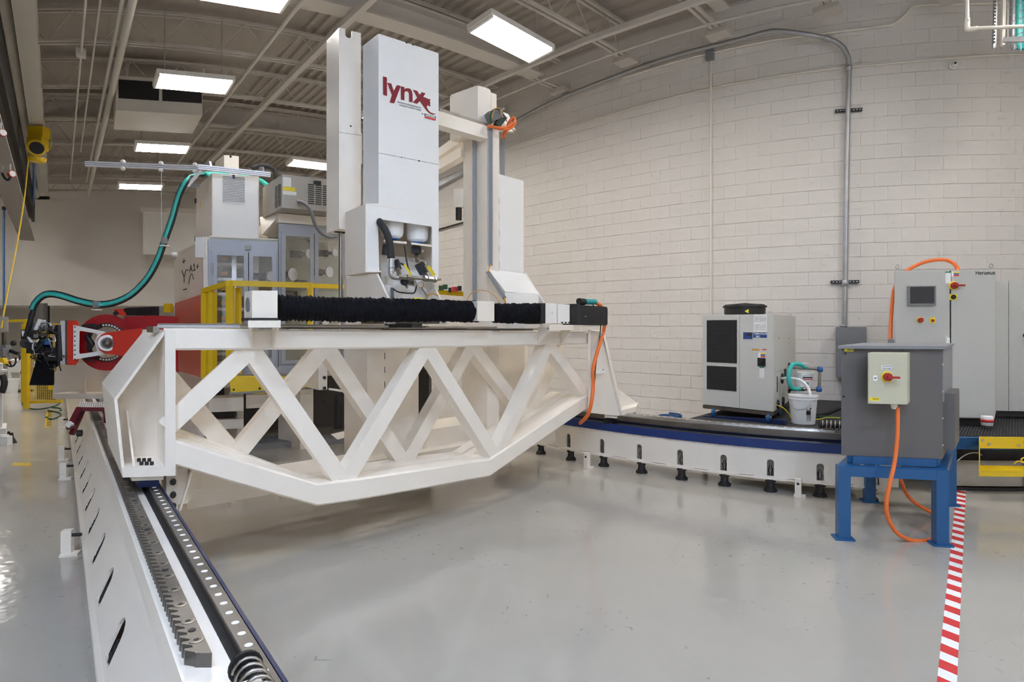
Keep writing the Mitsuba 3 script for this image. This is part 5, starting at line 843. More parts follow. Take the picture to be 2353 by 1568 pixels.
# lower body and skirts
part(k, 'side_skirt', plate([(-1.41,5.2,2.02), (-1.421,5.215,1.619), (-0.879,4.533,1.616), (-0.931,4.598,1.797), (-1.058,4.756,2.011)], (.014, .004, 0)), CREAM)
part(k, 'side_skirt', plate([(-0.7,5.226,2.007), (-0.592,5.097,1.8), (-0.546,5.043,1.618), (-0.881,5.445,1.619), (-0.905,5.474,2.026)], (.014, .0, 0)), CREAM)
part(k, 'lower_body', quad((-1.267,5.333), (-0.868,5.664), (-1.159,5.989), .42, 2.04, .008), CREAM)
FB2 = Face((-1.267,5.333),(-0.868,5.664),.42)
part(k, 'slot', FB2.box(0.167,0.885,0.006,0.058, .001, 0, .0002), BLACK); part(k, 'slot', FB2.box(0.167,0.764,0.006,0.054, .001, 0, .0002), BLACK); part(k, 'slot', FB2.box(0.167,0.632,0.006,0.054, .001, 0, .0002), BLACK)
part(k, 'foot_beam', quad((-0.864,5.694), (0.131,6.682), (0.153,7.355), .40, .62), CREAM); part(k, 'foot_pad', quad((-1.422,5.289), (-0.384,6.217), (-0.226,6.736), .375, .40), BLACK)
part(k, 'slide_block', quad((-0.963,4.607), (-0.871,4.684), (-0.899,4.971), 1.585, 1.62), BLACK); part(k, 'slide_block', quad((-0.863,4.69), (-0.781,4.763), (-0.75,5.081), 1.585, 1.62), BLACK); part(k, 'slide_plate', quad((-1.013,4.626), (-0.59,4.962), (-0.92,5.492), 1.62, 1.645), STEELD)
# counterweight column
k = thing('counterweight_column', 'slim white column with a notched top left of the lettered column', 'machine column')
FQ = Face((-1.49,5.249),(-1.323,5.337),2.44)
bl = (-1.673,5.495); br = A(*(-1.323,5.337)) + A(*bl) - A(*(-1.49,5.249))
part(k, 'body', quad((-1.49,5.249), (-1.323,5.337), br, 2.44, 4.07, .01), CREAM)
tp_ = [(0, 1.63), (0, 1.735)]; W_ = FQ.w
ar = [(W_ * .43 + .028 * math.cos(t), 1.69 + .028 * math.sin(t)) for t in np.linspace(math.pi, 2 * math.pi, 9)]
part(k, 'notched_plate', FQ.poly([(0, 1.62), (W_, 1.62), (W_, 1.728), (ar[-1][0], 1.73)] + ar[::-1] + [(ar[0][0], 1.735), (0, 1.735)], .02, -.02), CREAM)
part(k, 'side_plate', plate([A(*(-1.49,5.249), 4.06), A(*bl, 4.06), A(*bl, 4.175), A(*(-1.49,5.249), 4.175)], (.014, .004, 0)), CREAM)
part(k, 'seam', FQ.box(0, .83, W_, .003, .001), GREYPL); part(k, 'screw', FQ.disc(0.1,0.9, .008, .002, 0, 8), BLACK)
part(k, 'slide_strip', quad((-1.347,5.348), (-1.32,5.365), (-1.444,5.538), 3.03, 3.30), CREAM); part(k, 'dark_gap', quad((-1.351,5.352), (-1.345,5.356), (-1.412,5.426), 3.02, 3.31), BLACK)
part(k, 'rod', rod((-1.525,5.424,2.452), (-1.525,5.424,1.631), .018, 14), STEEL, True); part(k, 'rod_block', bar((-1.568,5.399,2.46), (-1.495,5.442,2.451), .05, .05), BLACK)

# ------------------------------------------------------------------ second mast
k = thing('machine_mast', 'white machine mast with grey cable channels and a flared skirt, right of the lettered column', 'machine column')
part(k, 'column', quad((-0.244,5.951), (-0.128,6.055), (-0.382,6.341), .45, 3.55, .008), CREAM)
part(k, 'shroud', quad((-0.133,6.084), (0.121,6.372), (-0.124,6.623), 1.9, 3.12, .006), WHITEP); FM = Face((-0.133,6.084),(0.121,6.372),1.9)
for t in range(6): part(k, 'slot', FM.box(.005, .12 + .16 * t, .004, .06, .0012), GREYPL)
part(k, 'skirt', plate([(-0.224,5.962,2.158), (0.125,6.349,2.14), (0.264,6.1,1.927), (-0.068,5.75,1.92)], (.005, .012, .004)), WHITEP); part(k, 'skirt', plate([(-0.068,5.75,1.92), (0.264,6.1,1.927), (0.272,6.1,1.578), (-0.06,5.75,1.579)], (.003, .012, 0)), WHITEP)
part(k, 'skirt_side', plate([(-0.232,5.968,2.163), (-0.072,5.76,1.921), (-0.027,5.76,1.579), (-0.235,6.047,1.578)], (.01, .006, 0)), CREAM); part(k, 'skirt_side', plate([(0.126,6.404,2.158), (0.149,6.426,2.16), (0.337,6.25,1.823), (0.355,6.25,1.578), (0.25,6.3,1.578)], (.008, .012, 0)), WHITEP)
part(k, 'cable_channel', bar((-0.375,6.064,3.471), (-0.375,6.064,1.817), .035, .035, (0, 1, 0)), MIDG); part(k, 'cable_channel', bar((-0.206,5.951,3.555), (-0.206,5.951,2.191), .034, .03, (0, 1, 0)), MIDG)
part(k, 'cable_channel', bar((-0.234,5.912,2.124), (-0.071,5.7,1.865), .034, .034, (0, 1, 0)), MIDG); part(k, 'copper_line', tube(curve([(-0.206,5.937,2.202), (-0.221,5.897,2.164), (-0.233,5.886,2.121)], 4), .006, 6), GAUGE, True); part(k, 'copper_line', tube(curve([(-0.071,5.68,1.864), (-0.063,5.66,1.83), (-0.063,5.66,1.794)], 4), .008, 6), GAUGE, True)
part(k, 'lower_body', quad((-0.402,6.147), (0.137,6.728), (0.19,7.39), .42, 1.62, .008), CREAM); part(k, 'lower_body', quad((-0.509,6.22), (-0.403,6.173), (-0.373,6.607), .42, 1.62), CREAM)
part(k, 'head', quad((-0.336,5.987), (-0.211,6.096), (-0.511,6.353), 3.5, 3.97, .02), CREAM); part(k, 'head_plate', quad((-0.209,6.152), (-0.157,6.198), (-0.396,6.383), 3.5, 3.96), CREAM); part(k, 'junction_plate', plate([(-0.157,6.2,3.85), (0.029,6.3,3.625), (0.02,6.34,3.651), (-0.11,6.3,3.796), (-0.117,6.2,3.593), (-0.157,6.2,3.593)], (.01, .05, 0)), CREAM)
part(k, 'junction_plate', plate([(-0.09,6.15,3.761), (-0.038,6.2,3.761), (0.029,6.25,3.618), (-0.02,6.2,3.619)], (.01, .04, 0)), CREAM)
part(k, 'head_motor', bar((-0.234,6,3.649), (-0.123,6.05,3.709), .11, .1), GREYPL); part(k, 'head_motor', bar((-0.156,6,3.571), (-0.08,6.05,3.683), .05, .06), BLACK); part(k, 'head_motor', rod((-0.114,6,3.717), (-0.079,6,3.751), .02, 10), STEEL)
for pts, r, mt in (([(-0.234,5.9,3.539), (-0.174,5.88,3.524), (-0.112,5.9,3.522), (-0.049,5.95,3.546), (0.015,6,3.606), (0.024,6.05,3.666), (-0.011,6.05,3.648), (-0.045,6.05,3.562), (-0.094,6.1,3.482)], .014, ORANGE), ([(-0.238,5.9,3.547), (-0.154,5.9,3.518), (-0.036,5.95,3.525), (0.032,6,3.597), (0.015,6.1,3.691), (-0.028,6.1,3.648), (-0.094,6.12,3.515)], .012, ORANGE), ([(-0.206,5.95,3.576), (-0.205,5.92,3.664), (-0.154,5.92,3.714), (-0.104,5.95,3.691), (-0.104,5.95,3.619), (-0.142,5.92,3.545)], .008, GREEN), ([(-0.196,5.9,3.614), (-0.171,5.9,3.699), (-0.121,5.92,3.714), (-0.095,5.92,3.63)], .005, GAUGE)): part(k, 'head_cable', tube(curve(pts, 6), r, 8), mt, True)
part(k, 'right_channel', bar((-0.096,6.25,3.529), (-0.096,6.25,3.14), .045, .04, (0, 1, 0)), MIDG)
k = thing('tie_beam', 'cream beam with a dark cable channel tying the lettered column to the mast', 'beam')
part(k, 'beam', quad((-0.678,5.5), (-0.24,5.94), A(*(-0.24,5.94)) + A(-.01, .16), 3.425, 3.55, .006), CREAM); part(k, 'channel', bar((-0.677,5.56,3.566), (-0.246,6,3.567), .06, .035), STEELD)
for (p, q, l) in (((-1.067,7.6,3.619), (-0.475,6.25,3.538), 'upper cream beam running back from the mast to the machine house'), ((-1.067,7.6,3.489), (-0.475,6.25,3.386), 'lower cream beam running back from the mast to the machine house')): one('tie_beam', bar(p, q, .1, .1), CREAM, l, 'beam')
k = thing('lift_motor', 'cream bracket with a black cylinder motor on the left side of the mast', 'motor')
part(k, 'bracket', bar((-0.551,6.3,3.013), (-0.551,6.3,2.824), .1, .08, (0, 1, 0)), CREAM); part(k, 'motor', rod((-0.551,6.3,2.833), (-0.551,6.3,2.698), .032, 14), BLACK, 30)
k = thing('guard_rail', 'yellow guard rail with small devices seen between the lettered column and the mast', 'rail')
part(k, 'rail', bar((-0.869,6.7,1.978), (-0.517,6.55,1.946), .03, .05), YEL)
for p, w, mt in (((-0.766,6.6,2.01), .05, GREEN), ((-0.724,6.6,2.02), .05, GREEN), ((-0.615,6.55,1.993), .06, REDST), ((-0.667,6.55,1.984), .03, BLACK), ((-0.559,6.5,1.999), .04, BLACK)): p = A(p); part(k, 'device', blk(p[0], p[1], p[2] - .02, w, .05, .05), mt)

# ------------------------------------------------------------------ machine house with glass doors
k = CH2 = thing('machine_house', 'machine house with grey framed glass doors and spindles inside, behind the bridge', 'machine house')
FA1 = Face((-3.49,7.014),(-2.791,7.27),1.1); FA2 = Face((-2.791,7.27),(-2.095,7.63),1.1)
D0 = 1.15
inn = M(); Wt = FA1.w + FA2.w
for s, t, w, h, n0, d in ((0, 0, Wt, .02, -D0, D0), (0, 0, Wt, 1.52, -D0, .03), (0, 1.5, FA1.w, .03, -D0, D0), (FA1.w, 1.70, FA2.w, .03, -D0, D0)): inn += FA1.box(s, t, w, h, d, n0)
inn += FA1.box(0, 0, .03, 1.52, D0, -D0); inn += FA1.box(FA1.w, 1.5, .03, .22, D0, -D0); inn += FA2.box(0, 1.5, FA2.w, .22, .03, -D0)
part(k, 'shell', inn, INNER); part(k, 'side_skin', FA1.box(-.012, -.02, .012, 1.54, .03, -.03), CREAM); part(k, 'roof_skin', FA1.box(0, 1.53, FA1.w, .012, D0, -D0), CREAM)
fr = M()
def frm(F, s0, s1, t0, t1, w, d=.05, n0=0):
    m = M(); m += F.box(s0, t0, s1 - s0, w, d, n0); m += F.box(s0, t1 - w, s1 - s0, w, d, n0); m += F.box(s0, t0 + w, w, t1 - t0 - 2 * w, d, n0); m += F.box(s1 - w, t0 + w, w, t1 - t0 - 2 * w, d, n0); return m
part(k, 'frame', frm(FA1, 0, FA1.w, 0, 1.50, .05).add(*FA1.box(0, 1.36, FA1.w, .14, .06)), FRAMEG); part(k, 'frame', frm(FA2, 0, FA2.w, 0, 1.72, .05).add(*FA2.box(0, 1.62, FA2.w, .10, .06)), FRAMEG)
def door(F, s0, s1, t0, t1):
    q = part(k, 'door', frm(F, s0, s1, t0, t1, .045, .03, .05), FRAMEG); add(q + '__pane', F.box(s0 + .04, t0 + .04, s1 - s0 - .08, t1 - t0 - .08, .004, .06), GLASS); return q
door(FA1, .05, .42, .05, 1.36); door(FA1, .43, FA1.w - .02, .05, 1.36); door(FA2, .03, .40, .05, 1.62); door(FA2, .41, FA2.w, .05, 1.62)
part(k, 'sill', FA1.box(0, -.06, FA1.w + FA2.w, .07, .10), FRAMEG); part(k, 'lock', FA1.box(FA1.w * .52, 1.39, .06, .05, .03, .06), STEELD); part(k, 'hinge', FA1.box(.04, 1.1, .015, .12, .02, .08), STEELD)
def spool(F, s, t, n0, r=.06, L=.16):
    q = part(k, 'spindle', lathe([(r * .45, 0), (r * .45, L)], F.p(s, t, n0), F.N + F.R * .8, 14), GREYPL, 30); add(q + '__flange', lathe([(r, 0), (r, .015)], F.p(s, t, n0) + unit(F.N + F.R * .8) * L, F.N + F.R * .8, 20), ALU); add(q + '__mount', F.box(s - .1, t - .04, .14, .08, .1, n0 - .06), BLACK)
for s, t in ((.55, 1.12), (.2, .95), (.62, .5), (.3, .35)): spool(FA1, s, t, -.45)
for s, t, r in ((.10, 1.15, .08), (.35, 1.05, .055), (.30, 1.42, .06), (.55, 1.2, .07), (.62, 1.45, .05), (.12, .45, .08), (.5, .55, .06), (.4, .25, .05)): spool(FA2, s, t, -.45, r)
for s, t, w, h in ((.6, .62, .13, .34), (.62, .1, .12, .2)): part(k, 'black_unit', FA1.box(s, t, w, h, .3, -.8), BLACK)
for s, t, w, h in ((.04, .62, .25, .33), (.45, .8, .1, .2)): part(k, 'black_unit', FA2.box(s, t, w, h, .3, -.8), BLACK)
for i in range(7): part(k, 'shelf', FA1.box(.04, .15 + .18 * i, .30, .035, .4, -.7), WHITEP); part(k, 'amber_display', FA1.box(.10, .21 + .18 * i, .07, .05, .01, -.3), GAUGE)
part(k, 'inner_post', FA1.box(.42, .02, .09, 1.46, .08, -.5), WHITEP); part(k, 'inner_post', FA1.box(.22, .02, .05, 1.46, .08, -.35), ALU)
part(k, 'rear_body', quad((-4.352,8.163), (-1.45,9.635), (-1.979,10.282), 1.06, 2.55), CREAM); part(k, 'right_body', quad((-2.043,7.792), (-0.712,8.762), (-1.395,9.569), 1.06, 1.5), CREAM)  # rear body is out of view, placed to shade the floor beneath
# grey cooling unit, boxes and house roof
part(k, 'roof_box', quad((-2.762,7.22), (-2.043,7.596), (-2.829,8.773), 2.83, 2.94), CREAM); part(k, 'roof_slope', plate([(-3.016,7.299,2.705), (-2.779,7.225,2.813), (-2.779,7.225,2.952), (-2.831,7.252,2.957), (-3.235,7.828,2.998)], (.05, .3, 0)), CREAM)
k = thing('air_cooler', 'stainless steel air cooler with slotted vents on the machine house roof', 'air cooler')
FAC = Face((-2.609,6.912),(-1.952,7.258),2.945); sl = A(*(-3.097,7.573)); fl_ = A(*(-2.609,6.912)); fr_ = A(*(-1.952,7.258))
part(k, 'body', quad(fl_, fr_, fr_ + sl - fl_, 2.945, 3.325, .006), BRUSH)
q = part(k, 'vent', FAC.box(0.275,0.065,0.25,0.243, .002), BRUSH); s, t, w, h = 0.275,0.065,0.25,0.243
for c_ in range(3): sl_ = M(); [sl_.add(*FAC.box(s + w * (c_ + .1) / 3, t + h * (i + .2) / 10, w * .27, h * .055, .003, .002, .0005)) for i in range(10)]; part(k, 'vent_slots', sl_, BLACK)
FAS = Face((-3.097,7.573),(-2.609,6.912),2.945); sl_ = M()
for c_ in range(2):
    for i in range(14): sl_ += FAS.box(FAS.w - .28 + .13 * c_, .04 + .018 * i, .1, .009, .003, 0, .0005)
part(k, 'vent_slots', sl_, BLACK); part(k, 'socket', FAC.box(0.347,0.306,0.078,0.035, .03), BLACK)
part(k, 'label', FAC.box(0.009,0.246,0.089,0.104, .001), LABELW); part(k, 'label', FAC.box(0.009,0.198,0.132,0.045, .001), YELB); part(k, 'label', FAC.box(0.009,0.154,0.146,0.04, .001), LABELW)
part(k, 'plug', rod((-2.434,6.932,3.016), (-2.364,6.916,3.003), .025, 12), GREYPL, True)
one('grey_hose', tube(curve([(-2.368,6.913,3.002), (-2.299,6.871,2.955), (-2.266,6.889,2.879), (-2.25,6.961,2.768), (-2.208,7.048,2.682), (-2.138,7.151,2.647), (-2.079,7.249,2.672)], 7), .021, 10), GREYPL, 'grey hose hanging from the steel air cooler down to the column', 'hose', True)
one('black_hose', tube(curve([(-3.24,7.58,3.56), (-3.138,7.62,3.608), (-3.044,7.659,3.602), (-2.988,7.683,3.548), (-2.974,7.689,3.456), (-3.02,7.794,3.381)], 7), .03, 10), RUBBER, 'black hose arching behind the aluminium rail beside the steel air cooler', 'hose', True)
k = thing('roof_cabinet', 'white roof cabinet with a louvred vent above the left glass doors', 'cabinet')
FRC = Face((-3.561,7.23),(-3.073,7.399),2.62); f0, f1 = A(*(-3.561,7.23)), A(*(-3.073,7.399)); bk_ = A(*(-4.161,8.029))
part(k, 'body', quad(f0, f1, f1 + bk_ - f0, 2.62, 3.42, .006), CREAM); part(k, 'door', FRC.box(.01, .005, FRC.w - .02, .79, .015), WHITEP)
s, t, w, h = 0.103,0.457,0.272,0.339; q = part(k, 'vent', FRC.box(s, t, w, h, .004, .015), PLASTW); sl_ = M()
for i in range(16): sl_ += FRC.box(s + .015, t + .015 + (h - .03) * i / 16, w - .03, .006, .004, .019, .0005)
add(q + '__slots', sl_, GREYPL); add(q + '__latch', FRC.box(s + w * .45, t + h - .05, .025, .045, .006, .019), BLUEST)
FRS = Face((-4.161,8.029),(-3.561,7.23),2.62); part(k, 'side_label', FRS.box(.3, .5, .05, .07, .002), YELB); part(k, 'hinge', FRS.box(.0, .6, .02, .06, .02), BLACK); part(k, 'hinge', FRS.box(.0, .1, .02, .06, .02), BLACK)
k = thing('roof_box', 'small cream box with a round hole above the white roof cabinet', 'box')
part(k, 'body', quad((-3.729,7.892), (-3.563,7.948), (-3.838,8.276), 3.3, 3.82), CREAM); FRB = Face((-3.729,7.892),(-3.563,7.948),3.3); part(k, 'hole', FRB.disc(0.077,0.505, .015, .003, 0, 14), BLACK)
k = thing('cable_rail', 'long aluminium profile rail with white rollers projecting left over the machine', 'rail')
a, b, c, d = A((-4.805,6.867,3.43)), A((-3.618,7.049,3.428)), A((-3.62,7.025,3.437)), A((-2.892,7.301,3.415))
for p, q in ((a, b), (c, d)):
    n_ = unit(np.cross(q - p, (0, 0, 1))); part(k, 'profile', bar(p, q, .045, .055), RAILW); part(k, 'groove', bar(p + n_ * .0225 + A(0, 0, .008), q + n_ * .0225 + A(0, 0, .008), .003, .006, c=.0005), GREYPL); part(k, 'groove', bar(p + n_ * .0225 - A(0, 0, .012), q + n_ * .0225 - A(0, 0, .012), .003, .006, c=.0005), GREYPL)
for u in (284, 371, 450):
    p = a + (b - a) * (u - 197) / 261
    for s in (.038, -.042): part(k, 'roller', lathe([(.018, -.02), (.022, -.012), (.022, .012), (.018, .02)], p + A(0, -.02, s), (0, 1, 0), 14), PLASTW, 30)
part(k, 'hanger_wire', rod((-3.987,6.93,3.357), (-3.987,6.93,2.56), .003, 6), GALV); part(k, 'bracket', bar((-3.55,7.115,3.521), (-3.532,7.12,3.441), .05, .05, (1, 0, 0)), ALU); part(k, 'bracket', bar((-3.024,7.357,3.523), (-3.015,7.361,3.44), .05, .04, (1, 0, 0)), ALU); part(k, 'arm', bar((-3.709,6.956,3.2), (-3.6,7.054,3.404), .035, .035), ALU); part(k, 'arm', bar((-3.836,7.156,3.266), (-3.692,7.193,3.26), .04, .04), ALU)
TC = [(-3.663,7.259,3.415), (-3.723,7.126,3.361), (-3.709,6.956,3.264), (-3.788,6.937,3.087), (-3.859,6.922,2.811), (-3.939,6.905,2.557), (-4.01,6.892,2.338), (-4.121,6.873,2.125), (-4.279,6.85,1.952), (-4.461,6.829,1.859), (-4.646,6.814,1.838), (-4.843,6.804,1.877), (-5.025,6.8,1.935), (-5.156,6.801,1.955), (-5.245,6.802,1.93), (-5.32,6.805,1.858), (-5.355,6.806,1.785)]
k = thing('cable_bundle', 'sagging bundle of teal and black cables from the machine house to the robot head', 'cable bundle')
c0 = curve(TC, 6); t_ = np.gradient(c0, axis=0); t_ /= np.linalg.norm(t_, axis=1, keepdims=True); up_ = np.stack([-t_[:, 2], 0 * t_[:, 0], t_[:, 0]], 1)
for o1, o2, r, mt in ((.022, 0, .013, BLACK), (.0, -.015, .017, TEALL), (-.018, -.008, .013, TEAL), (-.034, .006, .012, BLACK)): part(k, 'cable', tube(c0 + up_ * o1 + A(0, o2, 0), r, 8), mt, True)
for p in ((-3.915,6.865,2.551), (-4.618,6.774,1.827)): p = A(p); part(k, 'clamp', blk(p[0], p[1], p[2] - .02, .03, .09, .07), GALV); part(k, 'clamp', lathe([(.05, 0), (.05, .01)], p + A(0, 0, -.05), (0, 0, 1), 14), PLASTW)
one('teal_cable', tube(curve([(-3.689,7.311,3.428), (-3.704,7.9,3.564), (-3.361,8.024,3.537), (-3.171,7.978,3.424)], 6), .03, 8), TEALL, 'teal cable passing behind the white roof cabinet', 'cable', True)
# left end panel with marks, yellow cage parts, red plate
k = thing('end_panel', 'cream end panel with hand drawn axis marks left of the glass doors', 'panel')
FE2 = Face((-4.704,8.525),(-3.529,7.003),1.5); 
part(k, 'panel', FE2.poly([(0,1.111),(1.372,1.11),(1.923,1.105),(1.923,0.35),(0,0.404)], .03, -.03), CREAM); part(k, 'post', bar((-3.506,6.986,2.623), (-3.497,6.989,1.85), .05, .05, (0, 1, 0)), WHITEP); part(k, 'lamp_cover', bar((-3.54,6.906,2.611), (-3.54,6.906,2.379), .085, .03, (0, 1, 0)), PLASTW); part(k, 'rod_end', lathe([(.03, 0), (.03, .06)], (-4.254,7.749,2.508), (-1, -.3, 0), 14), PLASTW, 30)
part(k, 'mark', FE2.text('Y', 0.436,0.673, .17, n0=0, w=.36), BLACK); part(k, 'mark', FE2.text('-A1+', 0.778,0.784, .085, n0=0, bold=True, w=.75), BLACK); part(k, 'mark', FE2.text('+', 0.468,0.921, .09, n0=0, bold=True, w=.22), BLACK); part(k, 'mark', FE2.text('-', 0.436,0.544, .09, n0=0, bold=True, w=.26), BLACK)
s, t = 0.955,0.616; sw_ = .32; part(k, 'mark', tube([FE2.p(s + sw_ * (i / 12), t + .14 * math.sin(math.pi * (.05 + .8 * i / 12)), .002) for i in range(13)], .005, 5), BLACK)
k = RA = thing('red_manipulator', 'red robot arm with a large ring joint and silver hub reaching left from the machine', 'robot arm')
FE3 = Face((-4.635,8.379),(-3.492,6.851),1.0)
part(k, 'base_plate', FE3.poly([(-0.002,0.917),(1.91,0.957),(1.91,0.023),(-0.002,0.001)], .06, -.06), RED)
FAR = Face((-4.849,6.55),(-3.615,6.69),1.0); FAR.N = unit(A(.70, -1, 0))
# arm body
part(k, 'arm_body', FAR.poly([(0.652,0.71),(0.947,0.719),(1.164,0.711),(1.213,0.702),(1.213,0.071),(0.891,0.091),(0.652,0.11)], .35, -.5), REDD, label='dark red arm body'); part(k, 'arm_cover', FAR.poly([(0.779,0.579),(0.927,0.596),(1.052,0.583),(1.052,0.192),(0.716,0.253)], .3, -.15), REDD)
cs, ct = 0.459,0.421
ringp = lambda R, n=48: [(cs + R * math.cos(t), ct + R * math.sin(t)) for t in np.linspace(0, 2 * math.pi, n, endpoint=False)]
part(k, 'ring', FAR.poly(ringp(.31), .3, -.42, [ringp(.215)]), REDD, label='large dark red ring'); br_ = part(k, 'bolt_ring', FAR.poly(ringp(.213), .05, -.2, [ringp(.172)]), STEELD)
for i in range(40): th = i * 2 * math.pi / 40; add(numbered(f'{br_}__bolt'), FAR.disc(cs + .192 * math.cos(th), ct + .192 * math.sin(th), .011, .006, -.15, 8), ALU)
part(k, 'wrist_block', FAR.poly([(0.063,0.659),(0.157,0.663),(0.176,0.634),(0.176,0.223),(0.149,0.185),(0.063,0.186)], .5, -.42), RED); q = part(k, 'tool_flange', FAR.poly([(-0.003,0.658),(0.056,0.659),(0.056,0.194),(-0.007,0.195)], .5, -.44), RAILW); add(q + '__band', FAR.poly([(0.044,0.663),(0.063,0.663),(0.063,0.19),(0.044,0.19)], .52, -.45), STEELD)
part(k, 'side_bracket', FAR.poly([(0.126,0.613),(0.451,0.539),(0.407,0.499),(0.407,0.331),(0.431,0.297),(0.126,0.244)], .03, .08, [[(0.188,0.546),(0.204,0.55),(0.352,0.523),(0.368,0.508),(0.337,0.432),(0.362,0.339),(0.352,0.327),(0.196,0.305),(0.184,0.319)]]), WHITEP, label='white angled bracket with a window')
for i in range(8): part(k, 'bracket_bolt', FAR.disc((0.141,0.591)[0], (0.141,0.591)[1] - .0490 * i, .008, .004, .11, 8), BLACK)
part(k, 'yoke', FAR.poly([(0.407,0.512),(0.459,0.533),(0.573,0.549),(0.783,0.576),(0.772,0.431),(0.724,0.263),(0.573,0.288),(0.447,0.31),(0.388,0.343),(0.359,0.398),(0.36,0.457)], .06, .11), RED, label='bright red tapered yoke'); part(k, 'yoke_side', FAR.poly([(0.783,0.576),(0.811,0.579),(0.811,0.253),(0.724,0.263)], .2, -.04), RED)
q = part(k, 'hub', lathe([(.086, 0), (.086, .02), (.08, .026)], FAR.p(cs, ct, .17), FAR.N, 36), PLASTW, 30); add(q + '__bolt_circle', lathe([(.06, 0), (.06, .004), (.045, .004), (.045, .002)], FAR.p(cs, ct, .196), FAR.N, 28), GREYPL); add(q + '__core', lathe([(.044, 0), (.044, .012), (.015, .03)], FAR.p(cs, ct, .192), FAR.N, 20), STEELD)
for i in range(16): th = i * 2 * math.pi / 16; add(numbered(f'{q}__bolt'), FAR.disc(cs + .053 * math.cos(th), ct + .053 * math.sin(th), .006, .008, .197, 6), BLACK)
sA, tA = 0.196,0.609; sB, tB = 0.218,0.234
for i in range(9): part(k, 'cable_block', FAR.box(sA + .16 * rng.random(), tA + .05 * rng.random() - .04, .05, .025, .08, -.06), BLACK); part(k, 'cable_block', FAR.box(sB + .13 * rng.random(), tB + .06 * rng.random() - .02, .05, .025, .08, -.06), BLACK)
part(k, 'damper', rod(FAR.p(*(0.253,0.506), -.02), FAR.p(*(0.319,0.402), -.02), .025, 10), BLACK, True); part(k, 'damper', rod(FAR.p(*(0.275,0.337), -.02), FAR.p(*(0.323,0.412), -.02), .02, 10), BLACK, True); part(k, 'inner_arc', FAR.poly(ringp(.205)[14:34] + ringp(.165)[14:34][::-1], .03, -.1), STEELD)
q = part(k, 'work_light', FAR.poly([(0.534,0.785),(0.621,0.794),(0.668,0.727),(0.652,0.718),(0.597,0.722),(0.557,0.718)], .12, -.2), RED); add(q + '__lens', FAR.poly([(0.526,0.743),(0.557,0.777),(0.589,0.743),(0.557,0.714)], .13, -.2), BLACK)
q = part(k, 'work_light', FAR.poly([(0.557,0.077),(0.621,0.11),(0.652,0.11),(0.573,0.043),(0.549,0.043)], .12, -.2), RED); add(q + '__lens', FAR.poly([(0.522,0.09),(0.549,0.115),(0.585,0.089),(0.549,0.056)], .13, -.2), BLACK)
one('belt_guard', FAR.poly([(0.64,0.794),(0.716,0.824),(1.076,0.838),(1.076,0.728),(0.676,0.727)], .06, -.9), BLACK, 'long black guard lying behind the top of the red arm', 'guard')
# robot head: many small units
k = thing('placement_tool', 'black tool head crowded with small units and cables at the end of the red arm', 'robot head')
hx, hy = -0.337,-0.005; 
def hp(u, v): return (hx + (u - 62) * .00468, hy + (880 - v) * .00468)
for u, v, w, h, d, mt in ((100, 790, 30, 26, .2, NAVY), (70, 770, 40, 22, .25, BLACK), (88, 752, 34, 20, .2, GREYPL), (118, 760, 22, 18, .15, BLACK), (80, 800, 36, 24, .3, BLACK), (112, 815, 26, 30, .25, BLACK), (92, 742, 16, 12, .1, PLASTW), (105, 748, 14, 10, .1, PLASTW), (117, 757, 14, 11, .12, PLASTW), (124, 772, 10, 9, .1, PLASTW), (74, 758, 12, 22, .1, ALU), (84, 815, 14, 8, .12, PLASTW), (82, 770, 10, 14, .3, GREYPL), (126, 800, 8, 26, .2, BLACK), (96, 770, 20, 8, .28, STEELD)):
    s, t = hp(u, v); part(k, 'head_unit', FAR.box(s - w * .00234, t - h * .00234, w * .00468, h * .00468, d, -.2, .01), mt)
s, t = hp(106, 786); part(k, 'blue_button_box', FAR.box(s - .03, t - .03, .06, .06, .02, .09), PIPEBLUE)
for i, (u0, v0, u1, v1, r, mt) in enumerate(((68, 740, 60, 775, .02, BLACK), (72, 722, 68, 742, .022, BLACK), (80, 762, 90, 735, .02, PLASTW), (66, 775, 78, 795, .018, PLASTW), (60, 790, 84, 795, .022, BLACK), (130, 748, 134, 830, .035, BLACK), (76, 715, 64, 760, .026, BLACK))):
    a = FAR.p(*hp(u0, v0), .04); b = FAR.p(*hp(u1, v1), .04); part(k, 'head_tube', rod(a, b, r, 10), mt, True)
s, t = hp(60, 790); part(k, 'roller', lathe([(.05, 0), (.05, .06)], FAR.p(s, t, .0), FAR.N, 16), RUBBER, 30); part(k, 'nozzle', lathe([(.006, 0), (.02, .08)], FAR.p(*hp(54, 778), .04), (.1, 0, 1), 10), PLASTW)
for i in range(30):
    u, v = rng.uniform(76, 134), rng.uniform(748, 838); pts = [FAR.p(*hp(u, v), .1), FAR.p(*hp(u + rng.uniform(-14, 14), v + rng.uniform(-14, 14)), .16), FAR.p(*hp(u + rng.uniform(-18, 18), v + rng.uniform(-18, 18)), .12)]
    part(k, 'head_cable', tube(curve(pts, 5), rng.choice([.004, .006, .008]), 6), rng.choice([BLACK, BLACK, PLASTW, GALV, STEELD]), True)
k = one('black_apron', FAR.poly([hp(x, y) for x, y in ((84, 815), (132, 822), (134, 838), (118, 850), (118, 887), (66, 886))], .22, -.25), BLACKF, 'black fabric apron hanging under the robot head', 'apron')

